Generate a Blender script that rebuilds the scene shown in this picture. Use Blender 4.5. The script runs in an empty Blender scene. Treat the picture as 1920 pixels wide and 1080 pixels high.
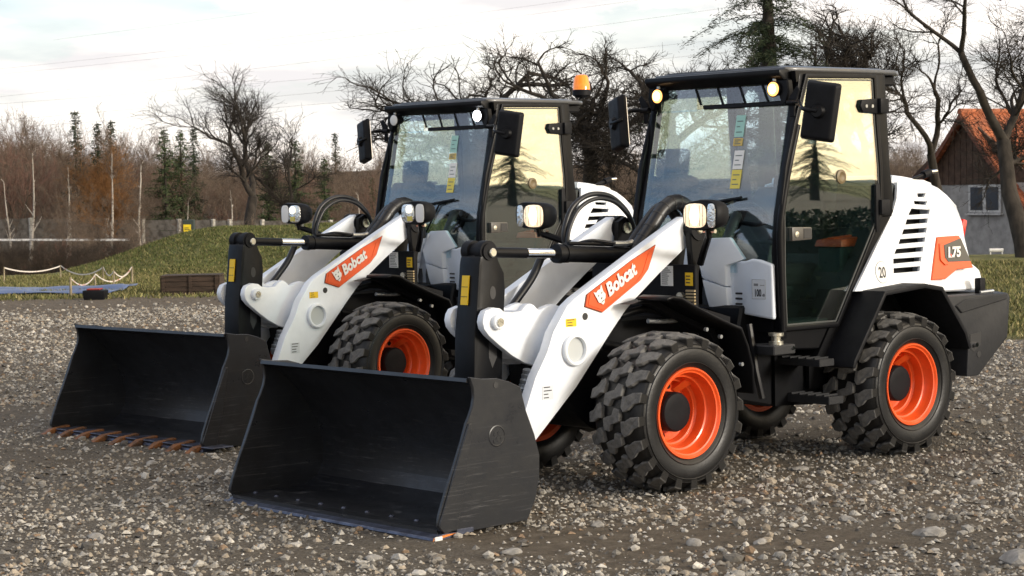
import bpy, bmesh, math, random
import numpy as np
from mathutils import Vector, Matrix
random.seed(7); RNG = np.random.default_rng(7)
scene = bpy.context.scene
COL = scene.collection
PI = math.pi
# ------------------------------------------------------------------ camera
CAM = Vector((8.4189, 8.7763, 1.7679))
FW = Vector((-0.66383, -0.74614, -0.05094)); RT = Vector((-0.74628, 0.66533, -0.02015)); UP = Vector((-0.04892, -0.02464, 0.99850))
cd = bpy.data.cameras.new('camera'); cam = bpy.data.objects.new('camera', cd); COL.objects.link(cam)
mw = Matrix.Identity(4)
for i in range(3):
    mw[i][0], mw[i][1], mw[i][2], mw[i][3] = RT[i], UP[i], -FW[i], CAM[i]
cam.matrix_world = mw
cd.sensor_width = 36; cd.lens = 71.914; cd.clip_start = .1; cd.clip_end = 5000
cd.dof.use_dof = True; cd.dof.focus_distance = 10.6; cd.dof.aperture_fstop = 16
scene.camera = cam
FH = Vector((FW.x, FW.y, 0)).normalized(); RH = Vector((-FH.y, FH.x, 0)) * -1
def S(s, t, z=0.0):                      # metres ahead of / to the right of the spot the photographer stands on
    p = Vector((CAM.x, CAM.y, 0)) + FH * s + RH * t
    return Vector((p.x, p.y, z))
# ------------------------------------------------------------------ sky, sun, exposure
SUN_AZ_DIR = (RH * .88 - FH * .48).normalized()       # sun low on the photographer's right
SUN_EL = math.radians(14)
SUND = Vector((SUN_AZ_DIR.x * math.cos(SUN_EL), SUN_AZ_DIR.y * math.cos(SUN_EL), math.sin(SUN_EL)))
world = bpy.data.worlds.new('World'); scene.world = world; world.use_nodes = True
def build_world():
    nt = world.node_tree; nt.nodes.clear(); N = nt.nodes.new; L = nt.links.new
    out = N('ShaderNodeOutputWorld'); bg = N('ShaderNodeBackground'); L(bg.outputs[0], out.inputs[0])
    sky = N('ShaderNodeTexSky'); sky.sky_type = 'NISHITA'; sky.sun_disc = False
    sky.sun_elevation = SUN_EL; sky.sun_rotation = math.atan2(SUND.x, SUND.y)
    sky.dust_density = 1.0; sky.air_density = 1.0; sky.ozone_density = 3.0
    tc = N('ShaderNodeTexCoord')
    sep = N('ShaderNodeSeparateXYZ'); L(tc.outputs['Generated'], sep.inputs[0])
    # project view direction on a cloud ceiling
    mz = N('ShaderNodeMath'); mz.operation = 'MAXIMUM'; mz.inputs[1].default_value = 0.0; L(sep.outputs[2], mz.inputs[0])
    az = N('ShaderNodeMath'); az.operation = 'ADD'; az.inputs[1].default_value = .16; L(mz.outputs[0], az.inputs[0])
    dx = N('ShaderNodeMath'); dx.operation = 'DIVIDE'; L(sep.outputs[0], dx.inputs[0]); L(az.outputs[0], dx.inputs[1])
    dy = N('ShaderNodeMath'); dy.operation = 'DIVIDE'; L(sep.outputs[1], dy.inputs[0]); L(az.outputs[0], dy.inputs[1])
    cb = N('ShaderNodeCombineXYZ'); L(dx.outputs[0], cb.inputs[0]); L(dy.outputs[0], cb.inputs[1])
    n1 = N('ShaderNodeTexNoise'); n1.inputs['Scale'].default_value = 1.05; n1.inputs['Detail'].default_value = 8; n1.inputs['Roughness'].default_value = .58
    n1.inputs['Distortion'].default_value = .3; L(cb.outputs[0], n1.inputs['Vector'])
    r1 = N('ShaderNodeMapRange'); r1.interpolation_type = 'SMOOTHSTEP'; r1.inputs[1].default_value = .42; r1.inputs[2].default_value = .58; r1.inputs[3].default_value = .05; L(n1.outputs[0], r1.inputs[0])
    hz_ = N('ShaderNodeMapRange'); hz_.interpolation_type = 'SMOOTHSTEP'; hz_.inputs[1].default_value = .0; hz_.inputs[2].default_value = .17; hz_.inputs[3].default_value = 1.; hz_.inputs[4].default_value = 0.; L(sep.outputs[2], hz_.inputs[0])
    cov = N('ShaderNodeMath'); cov.operation = 'MAXIMUM'; L(r1.outputs[0], cov.inputs[0]); L(hz_.outputs[0], cov.inputs[1])
    n2 = N('ShaderNodeTexNoise'); n2.inputs['Scale'].default_value = 1.9; n2.inputs['Detail'].default_value = 7; L(cb.outputs[0], n2.inputs['Vector'])
    cr = N('ShaderNodeValToRGB'); L(n2.outputs[0], cr.inputs[0])
    cr.color_ramp.elements[0].position = .40; cr.color_ramp.elements[0].color = (.70, .675, .675, 1)
    cr.color_ramp.elements[1].position = .60; cr.color_ramp.elements[1].color = (1.09, 1.01, .93, 1)
    # clouds turn warm towards the veiled low sun and bluish on the far side of the sky
    nrm = N('ShaderNodeVectorMath'); nrm.operation = 'DOT_PRODUCT'; L(tc.outputs['Generated'], nrm.inputs[0]); nrm.inputs[1].default_value = SUND
    tn = N('ShaderNodeMapRange'); tn.inputs[1].default_value = -1.; tn.inputs[2].default_value = -.70; L(nrm.outputs['Value'], tn.inputs[0])
    tm = N('ShaderNodeMix'); tm.data_type = 'RGBA'; L(tn.outputs[0], tm.inputs[0]); tm.inputs[6].default_value = (.30, .56, 1.08, 1); tm.inputs[7].default_value = (1.0, 1.0, 1.0, 1)
    ml = N('ShaderNodeMix'); ml.data_type = 'RGBA'; ml.blend_type = 'MULTIPLY'; ml.inputs[0].default_value = 1; L(cr.outputs[0], ml.inputs[6]); L(tm.outputs[2], ml.inputs[7])
    g = N('ShaderNodeMapRange'); g.inputs[1].default_value = .35; g.inputs[2].default_value = 1.0; g.interpolation_type = 'SMOOTHSTEP'; L(nrm.outputs['Value'], g.inputs[0])
    gm = N('ShaderNodeMix'); gm.data_type = 'RGBA'; gm.blend_type = 'ADD'; L(g.outputs[0], gm.inputs[0]); L(ml.outputs[2], gm.inputs[6]); gm.inputs[7].default_value = (1.9, 1.28, .40, 1)
    sc = N('ShaderNodeMix'); sc.data_type = 'RGBA'; sc.blend_type = 'MULTIPLY'; sc.inputs[0].default_value = 1
    L(sky.outputs[0], sc.inputs[6]); sc.inputs[7].default_value = (.15, .15, .15, 1)
    mx = N('ShaderNodeMix'); mx.data_type = 'RGBA'; L(cov.outputs[0], mx.inputs[0]); L(sc.outputs[2], mx.inputs[6]); L(gm.outputs[2], mx.inputs[7])
    L(mx.outputs[2], bg.inputs[0]); bg.inputs[1].default_value = 1.0
build_world()
sl = bpy.data.lights.new('sun', 'SUN'); sl.energy = 2.0; sl.angle = math.radians(12); sl.color = (1.0, .93, .83)
so = bpy.data.objects.new('sun', sl); COL.objects.link(so); so.rotation_euler = SUND.to_track_quat('Z', 'Y').to_euler(); so.location = (0, 0, 30)
vs = scene.view_settings
vs.view_transform = 'Standard'; vs.look = 'None'; vs.gamma = 1; vs.use_curve_mapping = False; vs.exposure = 0.45
scene.cycles.max_bounces = 8; scene.cycles.transparent_max_bounces = 16
scene.cycles.use_denoising = True

# ------------------------------------------------------------------ materials
MATS = {}
def mat(name, col, rough=.5, metal=0., coat=0., var=.0, vscale=6., bump=0., bscale=40., col2=None, lo=.4, hi=.62, coords='Object', spec=.5, emit=None, estr=0., stretch=(1, 1, 1)):
    if name in MATS: return MATS[name]
    m = bpy.data.materials.new(name); m.use_nodes = True; nt = m.node_tree; b = nt.nodes['Principled BSDF']
    N = nt.nodes.new; L = nt.links.new
    b.inputs['Base Color'].default_value = (*col, 1); b.inputs['Roughness'].default_value = rough; b.inputs['Metallic'].default_value = metal
    b.inputs['Coat Weight'].default_value = coat; b.inputs['Coat Roughness'].default_value = .12; b.inputs['Specular IOR Level'].default_value = spec
    if emit: b.inputs['Emission Color'].default_value = (*emit, 1); b.inputs['Emission Strength'].default_value = estr
    tc = N('ShaderNodeTexCoord'); mp = N('ShaderNodeMapping'); mp.inputs['Scale'].default_value = stretch; L(tc.outputs[coords], mp.inputs[0])
    if var or col2:
        n = N('ShaderNodeTexNoise'); n.inputs['Scale'].default_value = vscale; n.inputs['Detail'].default_value = 6; n.inputs['Roughness'].default_value = .62; L(mp.outputs[0], n.inputs['Vector'])
        r = N('ShaderNodeValToRGB'); L(n.outputs[0], r.inputs[0])
        c2 = col2 or tuple(c * (1 - var) for c in col); c1 = col if col2 else tuple(min(1, c * (1 + var * .6)) for c in col)
        r.color_ramp.elements[0].position = lo; r.color_ramp.elements[0].color = (*c1, 1)
        r.color_ramp.elements[1].position = hi; r.color_ramp.elements[1].color = (*c2, 1)
        L(r.outputs[0], b.inputs['Base Color'])
        rr = N('ShaderNodeMapRange'); rr.inputs[1].default_value = .3; rr.inputs[2].default_value = .7; rr.inputs[3].default_value = max(.03, rough - .07); rr.inputs[4].default_value = min(1, rough + .1)
        L(n.outputs[0], rr.inputs[0]); L(rr.outputs[0], b.inputs['Roughness'])
    if bump:
        n = N('ShaderNodeTexNoise'); n.inputs['Scale'].default_value = bscale; n.inputs['Detail'].default_value = 4; L(mp.outputs[0], n.inputs['Vector'])
        bn = N('ShaderNodeBump'); bn.inputs['Strength'].default_value = bump; bn.inputs['Distance'].default_value = .01; L(n.outputs[0], bn.inputs['Height']); L(bn.outputs[0], b.inputs['Normal'])
    MATS[name] = m; return m
white = mat('white_paint', (.79, .835, .90), .34, coat=.35, var=.07, vscale=3)
white_pl = mat('white_plastic', (.76, .83, .93), .42, var=.04, vscale=4, bump=.03, bscale=120)
orange = mat('orange_rim_paint', (.86, .105, .018), .36, coat=.2, var=.10, vscale=7)
orange_b = mat('orange_badge', (.78, .10, .015), .40, coat=.2, var=.05)
blk = mat('black_paint', (.0045, .0048, .0062), .42, spec=.15, coat=.05, var=.2, vscale=8)
blk_m = mat('black_plastic', (.0075, .008, .0102), .55, spec=.16, var=.2, vscale=10, bump=.05, bscale=150)
hose_m = mat('hose_rubber', (.009, .0095, .012), .36, var=.2, vscale=10)
rubber = mat('tyre_rubber', (.0075, .0075, .008), .42, spec=.45, var=.35, vscale=9, bump=.1, bscale=60)
def tread_material():
    m = bpy.data.materials.new('dusty_tread_rubber'); m.use_nodes = True; nt = m.node_tree; b = nt.nodes['Principled BSDF']; N = nt.nodes.new; L = nt.links.new
    tc = N('ShaderNodeTexCoord'); sx = N('ShaderNodeVectorMath'); sx.operation = 'MULTIPLY'; sx.inputs[1].default_value = (1, 0, 1); L(tc.outputs['Object'], sx.inputs[0])
    ln = N('ShaderNodeVectorMath'); ln.operation = 'LENGTH'; L(sx.outputs[0], ln.inputs[0])
    f = N('ShaderNodeMapRange'); f.inputs[1].default_value = .424; f.inputs[2].default_value = .436; L(ln.outputs['Value'], f.inputs[0])
    oi = N('ShaderNodeObjectInfo'); av = N('ShaderNodeVectorMath'); av.operation = 'ADD'; L(tc.outputs['Object'], av.inputs[0]); L(oi.outputs['Random'], av.inputs[1])
    n = N('ShaderNodeTexNoise'); n.inputs['Scale'].default_value = 26; n.inputs['Detail'].default_value = 6; n.inputs['Roughness'].default_value = .7; L(av.outputs[0], n.inputs['Vector'])
    r = N('ShaderNodeValToRGB'); L(n.outputs[0], r.inputs[0]); e = r.color_ramp.elements; e[0].position = .30; e[0].color = (.085, .084, .083, 1); e[1].position = .72; e[1].color = (.20, .197, .193, 1)
    mx = N('ShaderNodeMix'); mx.data_type = 'RGBA'; L(f.outputs[0], mx.inputs[0]); mx.inputs[6].default_value = (.014, .0135, .013, 1); L(r.outputs[0], mx.inputs[7]); L(mx.outputs[2], b.inputs['Base Color'])
    b.inputs['Roughness'].default_value = .85; b.inputs['Specular IOR Level'].default_value = .3
    bn = N('ShaderNodeBump'); bn.inputs['Strength'].default_value = .5; bn.inputs['Distance'].default_value = .004; n3 = N('ShaderNodeTexNoise'); n3.inputs['Scale'].default_value = 110; L(av.outputs[0], n3.inputs['Vector']); L(n3.outputs[0], bn.inputs['Height']); L(bn.outputs[0], b.inputs['Normal'])
    return m
tread_m = tread_material()
def bucket_material():
    m = mat('bucket_steel_paint', (.019, .0205, .0245), .33, spec=.5, col2=(.011, .012, .0145), vscale=5, bump=.06, bscale=30); nt = m.node_tree; b = nt.nodes['Principled BSDF']; N = nt.nodes.new; L = nt.links.new
    src = b.inputs['Base Color'].links[0].from_socket; tc = N('ShaderNodeTexCoord'); mp = N('ShaderNodeMapping'); mp.inputs['Rotation'].default_value = (0, .22, 0); mp.inputs['Scale'].default_value = (2.2, 3.0, 75); L(tc.outputs['Object'], mp.inputs[0])
    n = N('ShaderNodeTexNoise'); n.inputs['Scale'].default_value = 1.6; n.inputs['Detail'].default_value = 5; n.inputs['Roughness'].default_value = .7; n.inputs['Distortion'].default_value = .6; L(mp.outputs[0], n.inputs['Vector'])
    r = N('ShaderNodeMapRange'); r.inputs[1].default_value = .57; r.inputs[2].default_value = .70; L(n.outputs[0], r.inputs[0])
    sp = N('ShaderNodeSeparateXYZ'); L(tc.outputs['Object'], sp.inputs[0]); lo = N('ShaderNodeMapRange'); lo.inputs[1].default_value = .62; lo.inputs[2].default_value = .10; lo.inputs[3].default_value = .12; lo.inputs[4].default_value = .75; L(sp.outputs[2], lo.inputs[0])
    ml = N('ShaderNodeMath'); ml.operation = 'MULTIPLY'; L(r.outputs[0], ml.inputs[0]); L(lo.outputs[0], ml.inputs[1])
    mx = N('ShaderNodeMix'); mx.data_type = 'RGBA'; L(ml.outputs[0], mx.inputs[0]); L(src, mx.inputs[6]); mx.inputs[7].default_value = (.11, .11, .115, 1); L(mx.outputs[2], b.inputs['Base Color']); return m
bucket_m = bucket_material()
cw_m = mat('counterweight_paint', (.022, .023, .026), .52, spec=.3, var=.12, vscale=5, bump=.15, bscale=25)
edge_m = mat('worn_cutting_edge', (.10, .115, .17), .36, metal=.5, col2=(.045, .05, .075), vscale=12, bump=.1, bscale=60)
rust_m = mat('rusty_tooth_steel', (.26, .105, .036), .6, metal=.2, col2=(.075, .045, .030), vscale=14, bump=.3, bscale=50)
chrome = mat('chromed_rod', (.80, .80, .80), .10, metal=1.)
steel = mat('bright_steel', (.62, .60, .52), .28, metal=.9, var=.15, vscale=20)
zinc = mat('zinc_fitting', (.42, .44, .46), .32, metal=.8, var=.3, vscale=30)
yellow_st = mat('yellow_sticker', (.85, .55, .01), .5)
white_st = mat('white_sticker', (.78, .78, .76), .5)
ink_and_holes = mat('dark_print_and_holes', (.02, .02, .022), .5)  # print, plus flat dark pieces painted in for shaded holes and slots
interior = mat('cab_interior_plastic', (.020, .028, .030), .6, var=.2)
teal_box = mat('cab_box_green', (.020, .055, .052), .6, var=.15)
seat_m = mat('seat_fabric', (.025, .025, .027), .9, bump=.2, bscale=200)
amber = mat('amber_lens', (.90, .25, .01), .15, coat=.5, emit=(1, .25, .01), estr=.25)
red_lens = mat('red_lens', (.75, .03, .02), .2, coat=.5)
lens_off = mat('lamp_reflector', (.75, .75, .72), .12, metal=.85, bump=.6, bscale=50)
lamp_warm = mat('lit_lamp_warm', (1, .6, .2), .3, emit=(1.0, .42, .10), estr=2.2)
lamp_core = mat('lit_lamp_core', (1, .9, .7), .3, emit=(1.0, .80, .50), estr=14)
lamp_head = mat('lit_headlamp', (1, .9, .8), .3, emit=(1.0, .86, .66), estr=4.0)
lamp_dim = mat('lit_reflector', (.8, .7, .55), .25, metal=.4, emit=(1.0, .74, .46), estr=.75, bump=.5, bscale=40)
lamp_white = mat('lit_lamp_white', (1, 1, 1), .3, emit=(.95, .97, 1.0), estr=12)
def glass_mat(name, tint, refl, rough=.01):
    m = bpy.data.materials.new(name); m.use_nodes = True; nt = m.node_tree; nt.nodes.clear(); N = nt.nodes.new; L = nt.links.new
    o = N('ShaderNodeOutputMaterial'); mx = N('ShaderNodeMixShader'); t = N('ShaderNodeBsdfTransparent'); gl = N('ShaderNodeBsdfGlossy')
    t.inputs[0].default_value = (*tint, 1); gl.inputs['Roughness'].default_value = rough; gl.inputs[0].default_value = (1, 1, 1, 1)
    lw = N('ShaderNodeLayerWeight'); lw.inputs[0].default_value = .5; pw = N('ShaderNodeMath'); pw.operation = 'POWER'; pw.inputs[1].default_value = 5; L(lw.outputs['Facing'], pw.inputs[0])
    ad = N('ShaderNodeMath'); ad.operation = 'ADD'; ad.inputs[1].default_value = .04 + refl; ad.use_clamp = True; L(pw.outputs[0], ad.inputs[0])
    tc = N('ShaderNodeTexCoord'); n = N('ShaderNodeTexNoise'); n.inputs['Scale'].default_value = 3.; L(tc.outputs['Object'], n.inputs['Vector'])
    bp = N('ShaderNodeBump'); bp.inputs['Strength'].default_value = .012; bp.inputs['Distance'].default_value = .02; L(n.outputs[0], bp.inputs['Height']); L(bp.outputs[0], gl.inputs['Normal'])
    L(ad.outputs[0], mx.inputs[0]); L(t.outputs[0], mx.inputs[1]); L(gl.outputs[0], mx.inputs[2]); L(mx.outputs[0], o.inputs[0])
    MATS[name] = m; return m
glass = glass_mat('tinted_cab_glass', (.88, .95, .975), .055)
glass_door = glass_mat('tinted_door_glass', (.78, .90, .86), .24)

# ------------------------------------------------------------------ mesh helpers
def obj(name, bm, m, parent=None, ang=35, smooth=True, loc=None):
    bmesh.ops.recalc_face_normals(bm, faces=bm.faces[:])
    me = bpy.data.meshes.new(name); bm.to_mesh(me); bm.free()
    if smooth:
        me.polygons.foreach_set('use_smooth', [True] * len(me.polygons))
        me.set_sharp_from_angle(angle=math.radians(ang))
    me.materials.append(m)
    o = bpy.data.objects.new(name, me); COL.objects.link(o)
    if parent: o.parent = parent
    if loc is not None: o.location = loc
    return o
def npobj(name, V, F, m, parent=None, smooth=False):
    me = bpy.data.meshes.new(name); V = np.asarray(V, np.float32); F = np.asarray(F, np.int32); k = F.shape[1]
    me.vertices.add(len(V)); me.vertices.foreach_set('co', V.ravel())
    me.loops.add(F.size); me.loops.foreach_set('vertex_index', F.ravel())
    me.polygons.add(len(F)); me.polygons.foreach_set('loop_start', np.arange(0, F.size, k, dtype=np.int32))
    me.polygons.foreach_set('use_smooth', np.full(len(F), smooth)); me.update(calc_edges=True)
    if m: me.materials.append(m)
    o = bpy.data.objects.new(name, me); COL.objects.link(o)
    if parent: o.parent = parent
    return o
def empty(name, loc=(0, 0, 0), rz=0):
    o = bpy.data.objects.new(name, None); COL.objects.link(o); o.location = loc; o.rotation_euler = (0, 0, rz); o.empty_display_size = .3; return o
def tag(o, label=None, cat=None, group=None, kind=None):
    if label: o['label'] = label
    if cat: o['category'] = cat
    if group: o['group'] = group
    if kind: o['kind'] = kind
    return o
def copy_tree(o, parent=None):
    c = o.copy(); COL.objects.link(c); c.parent = parent
    for ch in list(o.children): copy_tree(ch, c)
    return c
def BM(): return bmesh.new()
def bevel(bm, w, seg=2, ang=30):
    bmesh.ops.recalc_face_normals(bm, faces=bm.faces[:])
    es = [e for e in bm.edges if len(e.link_faces) == 2 and e.calc_face_angle(0) > math.radians(ang)]
    if es: bmesh.ops.bevel(bm, geom=es, offset=w, segments=seg, profile=.6, affect='EDGES', clamp_overlap=True)
    return bm
def poly(bm, A, B):                       # closed solid between two matching 3-D rings
    a = [bm.verts.new(p) for p in A]; b = [bm.verts.new(p) for p in B]; n = len(a)
    bm.faces.new(a); bm.faces.new(b[::-1])
    for i in range(n): bm.faces.new((a[i], b[i], b[(i + 1) % n], a[(i + 1) % n]))
    return bm
def prism_y(bm, pts, y0, y1): return poly(bm, [(x, y0, z) for x, z in pts], [(x, y1, z) for x, z in pts])
def prism_x(bm, pts, x0, x1): return poly(bm, [(x0, y, z) for y, z in pts], [(x1, y, z) for y, z in pts])
def prism_z(bm, pts, z0, z1): return poly(bm, [(x, y, z0) for x, y in pts], [(x, y, z1) for x, y in pts])
def box(bm, x0, x1, y0, y1, z0, z1): return prism_y(bm, [(x0, z0), (x1, z0), (x1, z1), (x0, z1)], y0, y1)
def strip(bm, prof, th, y0, y1):          # bent plate: an x-z polyline given a thickness
    P = [Vector(p) for p in prof]; off = []
    for i, p in enumerate(P):
        d1 = (P[i] - P[i - 1]).normalized() if i else None; d2 = (P[i + 1] - P[i]).normalized() if i < len(P) - 1 else None
        d = ((d1 or d2) + (d2 or d1)).normalized(); n = Vector((-d.y, d.x)); c = n.dot(Vector((-(d1 or d2).y, (d1 or d2).x)))
        off.append(p + n * th / max(.5, c))
    return prism_y(bm, [tuple(p) for p in P] + [tuple(p) for p in off[::-1]], y0, y1)
def tube(bm, pts, r, n=10, caps=True):
    P = [Vector(p) for p in pts]; R = r if isinstance(r, (list, tuple)) else [r] * len(P); rings = []
    d0 = (P[1] - P[0]).normalized(); u = d0.orthogonal().normalized()
    for i, p in enumerate(P):
        d = ((P[i + 1] - p) if i == 0 else (p - P[i - 1]) if i == len(P) - 1 else (P[i + 1] - P[i - 1])).normalized()
        u = (u - d * u.dot(d)).normalized(); v = d.cross(u)
        rings.append([bm.verts.new(p + (u * math.cos(2 * PI * k / n) + v * math.sin(2 * PI * k / n)) * R[i]) for k in range(n)])
    for a, b in zip(rings, rings[1:]):
        for k in range(n): bm.faces.new((a[k], a[(k + 1) % n], b[(k + 1) % n], b[k]))
    if caps: bm.faces.new(rings[0][::-1]); bm.faces.new(rings[-1])
    return bm
def spline(pts, k=6):                     # Catmull-Rom through points
    P = [Vector(p) for p in pts]; out = []
    for i in range(len(P) - 1):
        a, b, c, d = P[max(0, i - 1)], P[i], P[i + 1], P[min(len(P) - 1, i + 2)]
        for j in range(k):
            t = j / k; out.append(.5 * ((2 * b) + (c - a) * t + (2 * a - 5 * b + 4 * c - d) * t * t + (3 * b - a - 3 * c + d) * t ** 3))
    out.append(P[-1]); return out
def lathe_y(bm, prof, cx, cz, n=40, closed=False):   # (radius, y) profile about a y axis
    rings = [[bm.verts.new((cx + r * math.cos(2 * PI * k / n), y, cz + r * math.sin(2 * PI * k / n))) for k in range(n)] for r, y in prof]
    prs = list(zip(rings, rings[1:])) + ([(rings[-1], rings[0])] if closed else [])
    for a, b in prs:
        for k in range(n): bm.faces.new((a[k], a[(k + 1) % n], b[(k + 1) % n], b[k]))
    if not closed: bm.faces.new(rings[0]); bm.faces.new(rings[-1][::-1])
    return bm
def disc_y(bm, cx, cz, r, y0, y1, n=24): return lathe_y(bm, [(r, y0), (r, y1)], cx, cz, n)
def rbox(c, sx, sy, sz, M=None, bev=.01, seg=2):     # rotated, rounded box
    bm = BM(); box(bm, -sx / 2, sx / 2, -sy / 2, sy / 2, -sz / 2, sz / 2)
    if bev: bevel(bm, bev, seg)
    bmesh.ops.transform(bm, matrix=Matrix.Translation(c) @ (M.to_4x4() if M else Matrix.Identity(4)), verts=bm.verts[:]); return bm
def text_mesh(name, body, size, origin, ex, ey, m, parent, extr=.0015, shear=0., align='LEFT', sx=1., bold=.0):
    cu = bpy.data.curves.new(name, 'FONT'); cu.body = body; cu.size = size; cu.extrude = extr / 2; cu.shear = shear; cu.align_x = align; cu.resolution_u = 3; cu.offset = bold
    to = bpy.data.objects.new(name + '_tmp', cu); COL.objects.link(to); bpy.context.view_layer.update()
    me = bpy.data.meshes.new_from_object(to.evaluated_get(bpy.context.evaluated_depsgraph_get()))
    bpy.data.objects.remove(to); bpy.data.curves.remove(cu)
    ex = Vector(ex).normalized(); ey = Vector(ey).normalized(); ez = ex.cross(ey)
    M = Matrix((ex * sx, ey, ez)).transposed().to_4x4(); M.translation = Vector(origin) + ez * extr
    me.transform(M); me.name = name; me.materials.clear(); me.materials.append(m)
    o = bpy.data.objects.new(name, me); COL.objects.link(o); o.parent = parent; return o

# ------------------------------------------------------------------ terrain
def sst(a, b, x):
    u = np.clip((np.asarray(x, float) - a) / (b - a), 0, 1); return u * u * (3 - 2 * u)
def vnoise(x, y, seed=0):                  # cheap smooth value noise
    def h(i, j): 
        v = np.sin(i * 127.1 + j * 311.7 + seed * 74.7) * 43758.5453; return v - np.floor(v)
    xi, yi = np.floor(x), np.floor(y); fx, fy = x - xi, y - yi; u, v = fx * fx * (3 - 2 * fx), fy * fy * (3 - 2 * fy)
    return (h(xi, yi) * (1 - u) + h(xi + 1, yi) * u) * (1 - v) + (h(xi, yi + 1) * (1 - u) + h(xi + 1, yi + 1) * u) * v
def yard_edge(t): return 21.5 + 12.5 * (1 - sst(-1.0, 6.0, t))
def height(s, t):
    s = np.asarray(s, float); t = np.asarray(t, float)
    z = -1.9 * sst(41, 82, s) * (1 - sst(260, 420, s)) 
    z = z - 6. * sst(30, 90, -s + 20)*0
    # grassy bank on the left, flat topped
    mt = sst(-10.8, -6.6, t) * (1 - sst(3, 9, t)); ms = sst(41.0, 48.5, s + .25 * t * 0) * (1 - sst(52, 64, s))
    z = z + 1.05 * mt * ms
    # low grass rise behind the loaders on the right
    z = z + .10 * sst(24, 34, s) * (1 - sst(36, 44, s)) * sst(4, 8, t)
    # wooded ridge far behind
    z = z + 4.5 * sst(190, 420, s) * (.75 + .5 * vnoise(t / 90. + 3, s / 200., 5))
    rough = .022 * (vnoise(s * 1.3, t * 1.3, 1) - .5) + .012 * (vnoise(s * 4, t * 4, 2) - .5)
    far = .12 * (vnoise(s * .35, t * .35, 3) - .5) * sst(34, 44, s)
    return z + rough * (1 - .6 * sst(30, 60, s)) + far
def zat(s, t): return float(height(s, t))
def SZ(s, t, dz=0.): return S(s, t, zat(s, t) + dz)
def px(u, v, s):                          # compass bearing and rise (in sight units) -> place s metres ahead
    d = FW * 3835.4 + RT * (u - 960) + UP * (540 - v); k = s / d.dot(FH); return CAM + d * k
def st_of(p): q = Vector((p.x - CAM.x, p.y - CAM.y, 0)); return q.dot(FH), q.dot(RH)

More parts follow.
